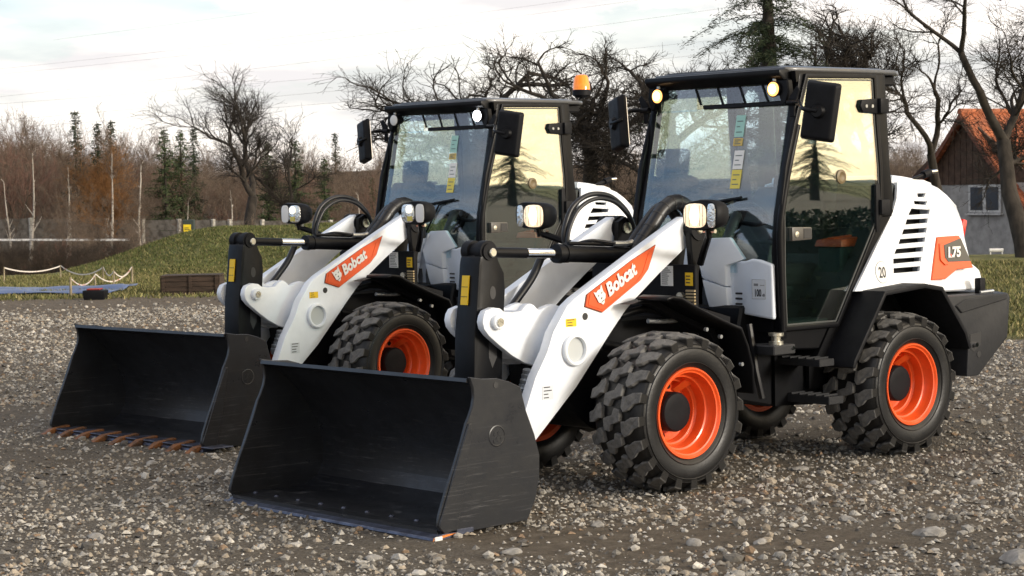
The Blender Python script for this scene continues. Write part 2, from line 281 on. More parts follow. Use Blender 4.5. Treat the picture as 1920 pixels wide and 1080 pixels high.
def ground_mat():
    m = bpy.data.materials.new('ground_gravel_and_grass'); m.use_nodes = True; nt = m.node_tree; b = nt.nodes['Principled BSDF']; N = nt.nodes.new; L = nt.links.new
    tc = N('ShaderNodeTexCoord')
    def noise(sc, det=5, rough=.6, vec=None):
        n = N('ShaderNodeTexNoise'); n.inputs['Scale'].default_value = sc; n.inputs['Detail'].default_value = det; n.inputs['Roughness'].default_value = rough; L(vec or tc.outputs['Object'], n.inputs['Vector']); return n.outputs[0]
    def ramp(inp, *st):
        r = N('ShaderNodeValToRGB'); L(inp, r.inputs[0]); e = r.color_ramp.elements
        while len(e) < len(st): e.new(.5)
        for k, (p, c) in enumerate(st): e[k].position = p; e[k].color = (*c, 1)
        return r.outputs[0]
    def mix(f, a, c):
        x = N('ShaderNodeMix'); x.data_type = 'RGBA'; L(f, x.inputs[0]); L(a, x.inputs[6]); L(c, x.inputs[7]); return x.outputs[2]
    grav = ramp(noise(55, 6, .75), (.30, (.040, .035, .028)), (.5, (.16, .14, .112)), (.70, (.36, .325, .27)))
    dirt = ramp(noise(9, 8, .7), (.30, (.075, .060, .044)), (.55, (.17, .14, .105)), (.75, (.27, .235, .185)))
    bm_ = N('ShaderNodeMapping'); bm_.inputs['Rotation'].default_value = (0, 0, -math.atan2(FH.y, FH.x)); bm_.inputs['Scale'].default_value = (1.0, .16, 1); L(tc.outputs['Object'], bm_.inputs[0])
    patch = ramp(noise(.75, 5, .62, bm_.outputs[0]), (.40, (0, 0, 0)), (.58, (1, 1, 1)))
    sc = N('ShaderNodeMath'); sc.operation = 'MULTIPLY'; sc.inputs[1].default_value = .8; L(patch, sc.inputs[0])
    near = mix(sc.outputs[0], grav, dirt)
    # world-fixed position along and across the yard
    def dot(v, off):
        d = N('ShaderNodeVectorMath'); d.operation = 'DOT_PRODUCT'; L(tc.outputs['Object'], d.inputs[0]); d.inputs[1].default_value = v
        a = N('ShaderNodeMath'); a.operation = 'SUBTRACT'; L(d.outputs['Value'], a.inputs[0]); a.inputs[1].default_value = off; return a.outputs[0]
    so_ = dot(FH, CAM.dot(FH)); to_ = dot(RH, CAM.dot(RH))
    nb = N('ShaderNodeMath'); nb.operation = 'MULTIPLY_ADD'; L(noise(.8, 5), nb.inputs[0]); nb.inputs[1].default_value = 2.4; nb.inputs[2].default_value = -1.2
    sn = N('ShaderNodeMath'); sn.operation = 'ADD'; L(so_, sn.inputs[0]); L(nb.outputs[0], sn.inputs[1])
    def mr(inp, a, b_):
        r = N('ShaderNodeMapRange'); r.inputs[1].default_value = a; r.inputs[2].default_value = b_; L(inp, r.inputs[0]); return r.outputs[0]
    f_dirt = mr(sn.outputs[0], 21.5, 25.5)
    yard = mix(f_dirt, near, dirt)
    te = N('ShaderNodeMapRange'); te.interpolation_type = 'SMOOTHSTEP'; te.inputs[1].default_value = -1; te.inputs[2].default_value = 6; te.inputs[3].default_value = 34.2; te.inputs[4].default_value = 21.5; L(to_, te.inputs[0])
    df = N('ShaderNodeMath'); df.operation = 'SUBTRACT'; L(sn.outputs[0], df.inputs[0]); L(te.outputs[0], df.inputs[1])
    f_gr = mr(df.outputs[0], -.25, .35)
    dry = ramp(noise(2.2, 7, .7), (.33, (.10, .105, .036)), (.5, (.17, .17, .062)), (.68, (.27, .235, .11)))
    green = ramp(noise(2.6, 7, .7), (.33, (.065, .078, .027)), (.55, (.12, .136, .046)), (.72, (.20, .19, .078)))
    sep = N('ShaderNodeSeparateXYZ'); L(tc.outputs['Object'], sep.inputs[0])
    f_bank = mr(sep.outputs[2], .08, .45)
    grass = mix(f_bank, dry, green)
    wood = ramp(noise(.35, 8, .75), (.33, (.022, .017, .012)), (.55, (.060, .045, .030)), (.7, (.105, .080, .055)))
    f_w = mr(so_, 56, 66)
    allc = mix(f_w, mix(f_gr, yard, grass), wood)
    L(allc, b.inputs['Base Color']); b.inputs['Roughness'].default_value = .95; b.inputs['Specular IOR Level'].default_value = .25
    hn = N('ShaderNodeMath'); hn.operation = 'ADD'; L(noise(70, 6, .8), hn.inputs[0]); L(noise(14, 5, .7), hn.inputs[1])
    bn = N('ShaderNodeBump'); bn.inputs['Strength'].default_value = .9; bn.inputs['Distance'].default_value = .03; L(hn.outputs[0], bn.inputs['Height']); L(bn.outputs[0], b.inputs['Normal'])
    return m
def grid_rows():
    ss = np.concatenate([np.linspace(-60, 6, 12)[:-1], np.arange(6, 30, .22), np.arange(30, 66, .4), np.geomspace(66, 2600, 60)])
    tt = np.concatenate([-np.geomspace(16, 2200, 34)[::-1], np.arange(-15.6, 15.7, .3), np.geomspace(16, 2200, 34)])
    return ss, tt
ss, tt = grid_rows(); SSg, TTg = np.meshgrid(ss, tt, indexing='ij')
ZZ = height(SSg, TTg)
XX = CAM.x + FH.x * SSg + RH.x * TTg; YY = CAM.y + FH.y * SSg + RH.y * TTg
V = np.stack([XX, YY, ZZ], -1).reshape(-1, 3); ni, nj = SSg.shape
I = (np.arange(ni - 1)[:, None] * nj + np.arange(nj - 1)[None, :]).ravel(); F = np.stack([I, I + 1, I + nj + 1, I + nj], 1)
g = npobj('ground', V, F, ground_mat(), smooth=True); tag(g, 'gravel yard running into grass and woodland floor', 'ground', kind='structure')
def attr_mat(name, rough=.9, bump=.3, bscale=60, spec=.3, trans=0.):
    m = bpy.data.materials.new(name); m.use_nodes = True; nt = m.node_tree; b = nt.nodes['Principled BSDF']; N = nt.nodes.new; L = nt.links.new
    a = N('ShaderNodeAttribute'); a.attribute_name = 'tint'
    tc = N('ShaderNodeTexCoord'); n = N('ShaderNodeTexNoise'); n.inputs['Scale'].default_value = bscale; n.inputs['Detail'].default_value = 5; L(tc.outputs['Object'], n.inputs['Vector'])
    mr = N('ShaderNodeMapRange'); mr.inputs[1].default_value = .3; mr.inputs[2].default_value = .7; mr.inputs[3].default_value = .72; mr.inputs[4].default_value = 1.2; L(n.outputs[0], mr.inputs[0])
    mx = N('ShaderNodeVectorMath'); mx.operation = 'SCALE'; L(a.outputs['Color'], mx.inputs[0]); L(mr.outputs[0], mx.inputs['Scale']); L(mx.outputs[0], b.inputs['Base Color'])
    b.inputs['Roughness'].default_value = rough; b.inputs['Specular IOR Level'].default_value = spec
    if bump:
        bn = N('ShaderNodeBump'); bn.inputs['Strength'].default_value = bump; bn.inputs['Distance'].default_value = .006; L(n.outputs[0], bn.inputs['Height']); L(bn.outputs[0], b.inputs['Normal'])
    return m
def set_tint(o, cols):                    # one colour per face
    a = o.data.attributes.new('tint', 'FLOAT_COLOR', 'FACE'); c = np.ones((len(o.data.polygons), 4), np.float32); c[:, :3] = cols; a.data.foreach_set('color', c.ravel())
# ------------------------------------------------------------------ gravel: real stones, too many to count
ICO_V = None
def ico():
    global ICO_V, ICO_F
    bm = BM(); bmesh.ops.create_icosphere(bm, subdivisions=1, radius=1); bm.verts.ensure_lookup_table()
    ICO_V = np.array([v.co[:] for v in bm.verts]); ICO_F = np.array([[v.index for v in f.verts] for f in bm.faces]); bm.free()
ico()
OCT_V = np.array([(math.cos(a), math.sin(a), -.35 + .25 * (k % 2)) for k, a in enumerate((0., 1.15, 2.5, 3.7, 5.1))] + [(.22, .12, .95), (-.3, -.15, .8)], float)   # half-bedded chip
OCT_F = np.array([(0, 1, 5), (1, 2, 5), (2, 6, 5), (2, 3, 6), (3, 4, 6), (4, 5, 6), (4, 0, 5)])
def scatter_stones(P, size, BV, BF, flat=(.45, .8)):
    n = len(P); k = len(BV)
    sc = size[:, None] * np.stack([RNG.uniform(.75, 1.35, n), RNG.uniform(.65, 1.05, n), RNG.uniform(*flat, n)], 1)
    jit = 1 + RNG.uniform(-.28, .28, (n, k, 1)); v = BV[None] * jit * sc[:, None, :]
    ang = RNG.uniform(0, 2 * PI, n); tl = RNG.normal(0, .28, n); c, s_ = np.cos(tl)[:, None], np.sin(tl)[:, None]
    y, z = v[..., 1] * c - v[..., 2] * s_, v[..., 1] * s_ + v[..., 2] * c; v = np.stack([v[..., 0], y, z], -1)
    c, s_ = np.cos(ang)[:, None], np.sin(ang)[:, None]; x, y = v[..., 0] * c - v[..., 1] * s_, v[..., 0] * s_ + v[..., 1] * c
    v = np.stack([x, y, v[..., 2]], -1) + P[:, None, :]
    return v.reshape(-1, 3), (BF[None] + (np.arange(n) * k)[:, None, None]).reshape(-1, 3)
def stone_cols(n, nf):
    base = np.array([(.43, .41, .37), (.30, .28, .245), (.185, .172, .152), (.35, .30, .235), (.105, .098, .09), (.55, .52, .465), (.27, .19, .125)])
    w = np.array([.2, .25, .2, .14, .11, .06, .04]); c = base[RNG.choice(len(base), n, p=w / w.sum())] * RNG.uniform(.7, 1.15, (n, 1)); return np.repeat(c, nf, 0)
def st_pts(n, s0, s1, margin=1.0, power=1.0):
    s = s0 - 1.2 + (s1 - s0 + 1.2) * RNG.random(n) ** power; hw = .2503 * s * 1.12 + margin; t = RNG.uniform(-1, 1, n) * (hw + 4.5); k = RNG.random(n) < 1 - sst(0, 4.5, np.abs(t) - hw); return s[k], t[k]
def to_world(s, t, z): return np.stack([CAM.x + FH.x * s + RH.x * t, CAM.y + FH.y * s + RH.y * t, z], 1)
def keep_yard(s, t): return s < yard_edge(t) - .2 + .8 * (vnoise(s * .9, t * .9, 9) - .5)
parts = []
stone_m = attr_mat('gravel_stone', .88, .4, 70)
# fine stones
s, t = st_pts(255000, 8.2, 31, .8, 1.35); cl = .45 * vnoise(s * .6, t * .6, 21) + .55 * vnoise(s * 1.1 + 3, t * .14, 25); k = keep_yard(s, t) & (RNG.random(len(s)) < np.clip(2.5 * cl - .30, .14, 1)); s, t = s[k], t[k]
sz = np.clip(RNG.lognormal(np.log(.0104), .45, len(s)), .005, .026) * (1 + .02 * (s - 9)); P = to_world(s, t, height(s, t) + sz * .18)
v, f = scatter_stones(P, sz, OCT_V, OCT_F); gv = npobj('gravel', v, f, stone_m); set_tint(gv, stone_cols(len(s), len(OCT_F))); tag(gv, 'crushed grey gravel covering the yard', 'gravel', kind='stuff')
# coarser stones
s, t = st_pts(12000, 8.2, 33, .8, 1.0); cl = vnoise(s * .45 + 5, t * .45, 22); k = keep_yard(s, t) & (RNG.random(len(s)) < .2 + 1.0 * cl * cl); s, t = s[k], t[k]
sz = np.clip(RNG.lognormal(np.log(.024), .3, len(s)), .016, .045); P = to_world(s, t, height(s, t) + sz * .2)
v, f = scatter_stones(P, sz, ICO_V, ICO_F); gv2 = npobj('coarse_gravel', v, f, stone_m, smooth=False); set_tint(gv2, stone_cols(len(s), len(ICO_F))); tag(gv2, 'coarser pale stones strewn through the yard gravel', 'gravel', kind='stuff')

# ------------------------------------------------------------------ grass (short tufts)
def grass_stuff(name, s, t, h0, h1, label, cols):
    n = len(s); nb = 4; P = to_world(s, t, height(s, t) - .01); V = []; 
    P = np.repeat(P, nb, 0); m = len(P); a = RNG.uniform(0, 2 * PI, m); h = RNG.uniform(h0, h1, m); off = RNG.normal(0, .05, (m, 2)); P[:, :2] += off
    w = h * .16 + .006; d = np.stack([np.cos(a), np.sin(a), 0 * a], 1); lean = RNG.normal(0, .5, (m, 2)) * h[:, None]
    v0 = P - d * w[:, None]; v1 = P + d * w[:, None]; v2 = P + np.stack([lean[:, 0], lean[:, 1], h], 1)
    v = np.stack([v0, v1, v2], 1).reshape(-1, 3); f = np.arange(3 * m).reshape(-1, 3)
    o = npobj(name, v, f, attr_mat(name + '_blades', .8, 0, 3, .2)); cols = np.array(cols); set_tint(o, cols[RNG.integers(0, len(cols), m)] * RNG.uniform(.6, 1.2, (m, 1))); tag(o, label, 'grass', kind='stuff')
GREEN = [(.115, .138, .046), (.095, .118, .038), (.155, .160, .060), (.22, .20, .09)]
DRY = [(.22, .205, .085), (.16, .165, .06), (.30, .26, .125), (.12, .13, .045)]
s = RNG.uniform(40.5, 53, 60000); t = RNG.uniform(-12, 8, 60000); zz = height(s, t); k = zz > .06; grass_stuff('bank_grass', s[k], t[k], .025, .07, 'short green grass on the flat-topped bank', GREEN)
s = RNG.uniform(33.5, 43, 16000); t = RNG.uniform(-13, 2, 16000); k = (height(s, t) < .12) & (s > yard_edge(t) + .35 * RNG.normal(0, 1, len(s))) ; grass_stuff('field_grass', s[k], t[k], .03, .09, 'pale dry grass strip at the foot of the bank', DRY)
s = RNG.uniform(20.5, 40, 16000); t = RNG.uniform(3, 12, 16000); k = s > yard_edge(t) + .5 * RNG.normal(0, .6, len(s)); grass_stuff('slope_grass', s[k], t[k], .03, .09, 'dry yellowish grass behind the nearer loader', DRY)

# ------------------------------------------------------------------ trees
def segs_mesh(name, segs, m, parent=None, extra=()):
    """segs: arrays p0,p1,r0,r1; thick ones 7-sided, thin 3-sided"""
    p0 = np.array([q[0] for q in segs]); p1 = np.array([q[1] for q in segs]); r0 = np.array([q[2] for q in segs]); r1 = np.array([q[3] for q in segs])
    for e_ in extra:
        p0 = np.concatenate([p0, e_[0]]); p1 = np.concatenate([p1, e_[1]]); r0 = np.concatenate([r0, e_[2]]); r1 = np.concatenate([r1, e_[3]])
    Vs, Fs, base = [], [], 0
    for lo, hi, n in ((.035, 9, 8), (.012, .035, 4), (-1, .012, 3)):
        k = (r0 >= lo) & (r0 < hi) if hi < 9 else (r0 >= lo)
        if not k.any(): continue
        a, b, ra, rb = p0[k], p1[k], r0[k], r1[k]; d = b - a; d /= np.linalg.norm(d, axis=1, keepdims=True) + 1e-9
        a = a - d * (ra * .45)[:, None] if n > 4 else a
        ref = np.where(np.abs(d[:, 2:3]) > .9, np.array([[1., 0, 0]]), np.array([[0, 0, 1.]])); u = np.cross(d, ref); u /= np.linalg.norm(u, axis=1, keepdims=True) + 1e-9; w = np.cross(d, u)
        th = 2 * PI * np.arange(n) / n; ring = np.cos(th)[None, :, None] * u[:, None] + np.sin(th)[None, :, None] * w[:, None]
        va = a[:, None] + ring * ra[:, None, None]; vb = b[:, None] + ring * rb[:, None, None]; v = np.concatenate([va, vb], 1).reshape(-1, 3)
        i = np.arange(n); q = np.stack([i, (i + 1) % n, (i + 1) % n + n, i + n], 1); f = (q[None] + (np.arange(len(a)) * 2 * n)[:, None, None]).reshape(-1, 4)
        Vs.append(v); Fs.append(f + base); base += len(v)
    o = npobj(name, np.concatenate(Vs), np.concatenate(Fs), m, parent, smooth=True); return o
def grow(rs, p, d, length, r, depth, out, cfg):
    """recursive limb: wandering chain of segments with side shoots"""
    n = max(2, int(cfg['seg'][min(depth, len(cfg['seg']) - 1)])); sl = length / n; rr = r
    wob = cfg['wob'] * (1 + .25 * depth); RM = cfg.get("rmin", .0055); kids = cfg['kids'][min(depth, len(cfg['kids']) - 1)]
    for i in range(n):
        d = d + Vector(rs.normal(0, wob, 3)); d.z += cfg['up'] * (.5 if depth else .2); d.normalize()
        q = p + d * sl; r2 = rr * (cfg['tap'] ** (1.0 / n)); r2 = max(r2, RM)
        out.append((tuple(p), tuple(q), rr, r2)); p, rr = q, r2
        if depth < cfg['max'] and (i + 1) / n > cfg['bare'][min(depth, len(cfg['bare']) - 1)]:
            for _ in range(rs.poisson(kids / n) if kids / n < 3 else int(kids / n)):
                ax = d.orthogonal().normalized(); ax.rotate(Matrix.Rotation(rs.uniform(0, 2 * PI), 3, d)); nd = d.copy(); nd.rotate(Matrix.Rotation(rs.uniform(*cfg['ang']), 3, ax))
                grow(rs, p, nd, length * cfg.get('clen', 1.) * rs.uniform(.42, .72) * (1 - .35 * i / n), max(RM, rr * rs.uniform(.45, .7)), depth + 1, out, cfg)
    if depth < cfg['max']:
        for k in range(2):
            ax = d.orthogonal().normalized(); ax.rotate(Matrix.Rotation(rs.uniform(0, 2 * PI), 3, d)); nd = d.copy(); nd.rotate(Matrix.Rotation(rs.uniform(.2, .65), 3, ax))
            grow(rs, p, nd, length * cfg.get('clen', 1.) * rs.uniform(.5, .75), max(RM, rr * rs.uniform(.65, .85)), depth + 1, out, cfg)
bark_d = mat('dark_bark', (.040, .032, .025), .95, col2=(.018, .015, .012), vscale=9, bump=.6, bscale=14, stretch=(1, 1, .3))
bark_b = mat('brown_bark', (.085, .062, .042), .95, col2=(.035, .026, .018), vscale=8, bump=.5, bscale=16, stretch=(1, 1, .3))
bark_g = mat('grey_bark', (.19, .165, .135), .95, col2=(.09, .075, .06), vscale=8, stretch=(1, 1, .4))
twig_b = mat('brown_twigs', (.20, .150, .112), .95, col2=(.10, .072, .052), vscale=3)
twig_r = mat('reddish_twigs', (.21, .115, .085), .95, col2=(.11, .062, .046), vscale=3)
birch_m = mat('birch_bark', (.62, .57, .50), .85, col2=(.08, .07, .06), vscale=5, lo=.56, hi=.64, stretch=(1, 1, 3))
willow_m = mat('orange_willow_twigs', (.33, .16, .055), .9, col2=(.19, .095, .035), vscale=4)
def twigs(rs, out, rmax, per, length, sub=2, r=.006):
    """fine shoots on every thin limb, in bulk"""
    th = [q for q in out if q[2] < rmax]
    if not th: return []
    a = np.array([q[0] for q in th]); b = np.array([q[1] for q in th]); n = min(2600, int(len(th) * per)); k = rs.randint(0, len(th), n); f = rs.rand(n, 1)
    o = a[k] * (1 - f) + b[k] * f; d = b[k] - a[k]; d /= np.linalg.norm(d, axis=1, keepdims=True) + 1e-9
    def shoot(o, d, spread, L_, r0):
        e = d + rs.normal(0, spread, d.shape); e[:, 2] += .12; e /= np.linalg.norm(e, axis=1, keepdims=True); L = (L_ * rs.uniform(.45, 1.2, len(o)))[:, None]
        m = o + e * L * .5; e2 = e + rs.normal(0, .28, e.shape); e2 /= np.linalg.norm(e2, axis=1, keepdims=True); q = m + e2 * L * .5
        return m, q, e2, [(o, m, np.full(len(o), r0), np.full(len(o), r0 * .85)), (m, q, np.full(len(o), r0 * .85), np.full(len(o), r0 * .6))]
    m, q, e, S1 = shoot(o, d, .6, length, r); S2 = []
    for _ in range(sub):
        _, _, _, x = shoot(m + (q - m) * rs.rand(len(m), 1), e, .65, length * .55, r * .8); S2 += x
    return S1 + S2
UPR = dict(seg=[5, 7, 6, 5, 3, 2], wob=.10, kids=[2.6, 3.4, 3.2, 2.4, 1.8], up=.15, tap=.66, max=4, bare=[.5, .25, .15, .1, 0], ang=(.3, .8))
OAK = dict(seg=[5, 7, 6, 5, 3, 2], wob=.17, kids=[2.2, 3.6, 3.4, 2.6, 1.8], up=.04, tap=.66, max=4, bare=[.5, .25, .15, .1, 0], ang=(.5, 1.25))
def bare_tree(name, seed, h, r, label, group, cfg=OAK, lean=(0, 0), bark=bark_d, twig=None, trunk_frac=.34, cat='tree', tf=.42, tw=(1.3, .075, 2, .0062)):
    rs = np.random.RandomState(seed); out = []; grow(rs, Vector((0, 0, -.15)), Vector((lean[0], lean[1], 1)).normalized(), h * trunk_frac, r, 0, out, cfg)
    top = max(q[1][2] for q in out); k = h / (top * 1.03)
    out = [(tuple(np.array(a) * k), tuple(np.array(b) * k), c, e) for a, b, c, e in out]
    R = empty(name); tr = [q for q in out if q[2] > r * tf]; cr = [q for q in out if q[2] <= r * tf]
    extra = twigs(rs, cr, r * .22, tw[0], h * tw[1], tw[2], tw[3]) if tw else []
    segs_mesh('trunk', tr, bark, R); segs_mesh('crown', cr, twig or bark, R, extra); tag(R, label, cat, group); TRI[name] = TRI.get(name, 0) + len(out) + sum(len(x[0]) for x in extra); return R
TRI = {}
BIRCH = dict(seg=[14, 5, 3, 2], wob=.03, kids=[15, 3.6, 1.6], up=.10, tap=.22, clen=.42, max=3, bare=[.30, .1, 0], ang=(.4, .9))
YOUNG = dict(seg=[8, 5, 3, 2], wob=.08, kids=[9, 4.2, 2.6], up=.10, tap=.35, max=3, bare=[.22, .1, 0], ang=(.35, .85))
SHRUB = dict(seg=[4, 5, 4, 2], wob=.12, kids=[5, 5, 3], up=.10, tap=.5, max=3, bare=[0, 0, 0], ang=(.25, .8))
def conifer(name, seed, h, w, label, group, cols, droop=.25, dens=1.0, gap=.0):
    rs = np.random.RandomState(seed); R = empty(name)
    segs_mesh('trunk', [((0, 0, -.2), (0, 0, h * .5), w * .07, w * .045), ((0, 0, h * .5), (0, 0, h), w * .045, .01)], bark_d, R)
    V, C = [], []; limbs = []
    nl = int(46 * dens)
    for i in range(nl):
        z = h * (.12 + .88 * (i / nl) ** .9); L0 = w * (1 - (z / h)) ** .8 * rs.uniform(.65, 1.1) + .08
        for j in range(4 if z < h * .8 else 3):
            if rs.rand() < gap: continue
            a = rs.uniform(0, 2 * PI); d = np.array([math.cos(a), math.sin(a), 0]); n = max(4, int(L0 / .11)); tip = None; prev = np.array([0, 0, z])
            for q in range(1, n + 1):
                f = q / n; p = np.array([0, 0, z]) + d * L0 * f + np.array([0, 0, -droop * L0 * f * f + .10 * L0 * f]); 
                limbs.append((tuple(prev), tuple(p), .010, .008)); prev = p
                for b in range(5 if w < 3 else 15):
                    side = rs.normal(0, 1, 3); side[2] = side[2] * .5 - .35; side /= np.linalg.norm(side); sz = rs.uniform(.10, .24) * (.8 if w > 3 else .6 + .5 * w / 2.5) * (1.1 - .5 * f); sl_ = .5 if w > 3 else 1.
                    up_ = np.cross(side, d); up_ /= np.linalg.norm(up_) + 1e-6
                    o_ = p + rs.normal(0, .05, 3); V += [o_, o_ + side * sz + up_ * sz * .22 * sl_, o_ + side * sz * 1.25 - up_ * sz * .16 * sl_]; C.append(np.array(cols[rs.randint(len(cols))]) * rs.uniform(.6, 1.25))
    lo_ = segs_mesh('limbs', limbs, bark_d, R); lo_['kind'] = 'stuff'
    o = npobj('crown', np.array(V), np.arange(len(V)).reshape(-1, 3), attr_mat(name + '_needles', .75, 0, 3, .3), R); set_tint(o, np.array(C)); tag(R, label, 'tree', group); return R
SPR = [(.020, .034, .014), (.028, .045, .018), (.016, .026, .012), (.045, .058, .026)]
PIN = [(.048, .072, .026), (.068, .092, .036), (.034, .052, .022)]
def place(o, u, s, rz=0., sc=1., lift=0., wide=1.):
    """stand a tree where column u of the photo meets the ground s metres away"""
    t = st_of(px(u, 400, s))[1]; p = SZ(s, t, lift - .05); o.location = p; o.rotation_euler = (0, 0, rz); o.scale = (sc * wide, sc * wide, sc); return o
def clone(o, label=None):
    c = copy_tree(o)
    if label: c['label'] = label
    return c
def hz(v, u, s): return px(u, v, s).z      # height of a picture row at distance s
def htop(v, u, s): t = st_of(px(u, 400, s))[1]; return hz(v, u, s) - zat(s, t)
G_BIG = 'big bare trees behind the loaders'
place(bare_tree('bare_tree', 11, htop(112, 475, 88), .24, 'tall bare tree standing alone against the sky left of both loaders', G_BIG, UPR, trunk_frac=.30), 466, 88, .4, wide=1.35)
place(bare_tree('bare_tree', 12, htop(195, 565, 92), .14, 'smaller bare tree just right of the lone tall one', G_BIG, UPR, trunk_frac=.30, tw=(.7, .07, 1, .006)), 556, 92, 1.2, wide=1.3)
place(bare_tree('bare_tree', 36, htop(212, 610, 95), .12, 'low leaning bare tree left of the farther cab', G_BIG, lean=(.2, .3), trunk_frac=.24, tw=(.7, .07, 1, .006)), 590, 95, 2.0, wide=1.2)
place(bare_tree('bare_tree', 39, htop(92, 915, 62), .24, 'broad bare tree directly behind the farther cab roof', G_BIG, trunk_frac=.22), 930, 62, .3, wide=1.2)
place(bare_tree('bare_tree', 35, htop(66, 1130, 55), .24, 'twisted bare tree between the two cabs', G_BIG, trunk_frac=.22), 1150, 55, 2.6, wide=1.2)
place(bare_tree('bare_tree', 58, htop(92, 1030, 66), .2, 'bare tree behind the amber beacon', G_BIG, trunk_frac=.22), 1040, 66, 2.4, wide=1.25)
place(bare_tree('bare_tree', 37, htop(38, 1290, 58), .24, 'bare tree rising behind the nearer loader brow', G_BIG, trunk_frac=.24), 1275, 58, 2.2, wide=1.25)
place(bare_tree('bare_tree', 71, htop(-40, 1700, 50), .26, 'bare tree with several stems right behind the nearer cab', G_BIG, trunk_frac=.20, tw=(1.1, .07, 2, .0055)), 1695, 50, .2, wide=1.15)
place(bare_tree('bare_tree', 31, htop(5, 1740, 56), .15, 'slim bare tree between the nearer cab and the house', G_BIG, dict(OAK, wob=.11, kids=[2.4, 4.0, 3.6, 2.6]), trunk_frac=.22, tw=(.9, .07, 2, .0058)), 1770, 56, 3.6, wide=1.15)
place(bare_tree('bare_tree', 87, htop(-150, 1880, 44), .19, 'large bare tree at the right edge before the house', G_BIG, dict(OAK, wob=.09, kids=[2.4, 4.0, 3.6, 2.6]), lean=(-.1, .1), trunk_frac=.25, tw=(.9, .07, 2, .005)), 1925, 44, 2.6, wide=1.25)
sp = place(conifer('tall_spruce', 5, htop(-150, 1440, 52), 5.6, 'tall dark spruce behind the nearer cab roof', 'spruces', SPR, .42, 1.0, .5), 1445, 52, .5)
# row of wood on the left: recognisable single trees
G_BIR, G_CON, G_YNG = 'birches at the wood edge', 'conifers at the wood edge', 'young bare trees at the wood edge'
b0 = bare_tree('birch', 101, 8., .11, 'pale birch', G_BIR, BIRCH, bark=birch_m, twig=twig_b, trunk_frac=.9, tf=.17, tw=(.5, .05, 1, .006))
b1 = bare_tree('birch', 102, 8., .10, 'pale birch', G_BIR, BIRCH, lean=(.12, .1), bark=birch_m, twig=twig_b, trunk_frac=.9, tf=.17, tw=(.5, .05, 1, .006))
used = set()
def put(proto, u, v, s, label, h=8., rz=None):
    o = proto if proto.name not in used else clone(proto); used.add(proto.name); o['label'] = label
    place(o, u, s, random.uniform(0, 6) if rz is None else rz, htop(v, u, s) / h); return o
put(b0, 52, 205, 95.2, 'pale birch nearest the left picture edge')
put(b1, 118, 225, 95.2, 'pale forked birch with leaning stems behind the white rail')
put(b0, 262, 225, 95.2, 'straight pale birch rising out of the orange willow')
put(b1, 205, 190, 95.2, 'thin tall birch standing at the left side of the orange willow')
put(b0, 345, 320, 95.2, 'short pale birch beside the yellow sign')
put(b1, 425, 290, 95.2, 'pale birch left of the lone tall bare tree')
put(b0, 678, 310, 95.2, 'pale birch clump left of the farther cab')
put(b1, 1125, 300, 80, 'pale birch seen between the two cabs')
put(b0, 20, 270, 95.2, 'short birch in the left corner of the wood')
c0 = conifer('wood_conifer', 201, 8., 1.25, 'x', G_CON, SPR, .3, .8); c1 = conifer('wood_conifer', 202, 8., 2.1, 'x', G_CON, PIN, .1, .7, .1)
for proto, u, v, s, lab in ((c0, 146, 204, 104, 'narrow dark conifer left of the orange willow, taller of two'), (c0, 186, 226, 105, 'narrow dark conifer touching the orange willow, shorter of two'), (c0, 212, 222, 104, 'dark conifer tip behind the orange willow'),
                            (c1, 312, 236, 99, 'bright green pine right of the orange willow'), (c1, 342, 240, 101, 'olive green pine between the bright pine and lone tall tree'), (c0, 366, 236, 104, 'small dark conifer right beside another dark conifer'),
                            (c1, 505, 262, 97.5, 'spreading green pine behind the lone tall bare tree'), (c1, 556, 258, 98, 'bushy green pine under the smaller bare tree'), (c1, 610, 292, 98, 'low green pine left of the farther mirror'),
                            (c0, 632, 246, 135, 'distant conifer tip left of the farther mirror'), (c1, 700, 330, 110, 'green pine hidden behind the farther mirror')):
    put(proto, u, v, s, lab)
w0 = bare_tree('orange_willow', 301, htop(232, 232, 97), .10, 'orange twigged willow glowing in the wood', 'willows', dict(SHRUB, kids=[9, 7, 5]), bark=bark_b, twig=willow_m, trunk_frac=.30); place(w0, 232, 96.6)
# young wood: prototypes, each placed tree a thing of its own
yp = [bare_tree('young_tree', 400 + i, 8., .10, 'x', G_YNG, dict(YOUNG, kids=[7, 3.2, 1.6]), bark=(bark_g, bark_b, bark_g)[i], twig=(twig_b, twig_r, twig_b)[i], trunk_frac=.55, tf=.2, tw=(.6, .06, 1, .0058)) for i in range(3)]
ORD = ['first', 'second', 'third', 'fourth', 'fifth', 'sixth', 'seventh', 'eighth', 'ninth', 'tenth', 'eleventh', 'twelfth', 'thirteenth', 'fourteenth', 'fifteenth', 'sixteenth', 'seventeenth', 'eighteenth']
for i in range(18):
    u = 12 + i * 41 + random.uniform(-12, 12); k = 1 if u < 110 else (0, 2, 1)[i % 3]
    v = np.interp(u, [0, 60, 110, 200, 300, 400, 520, 640, 760], [200, 190, 220, 235, 235, 240, 255, 258, 275]) + random.uniform(-8, 26)
    put(yp[k], u, v, random.uniform(100, 106), ('slender brown', 'reddish', 'slender grey-brown')[k] + ' bare tree at the wood edge, ' + ORD[i] + ' from the left picture edge')
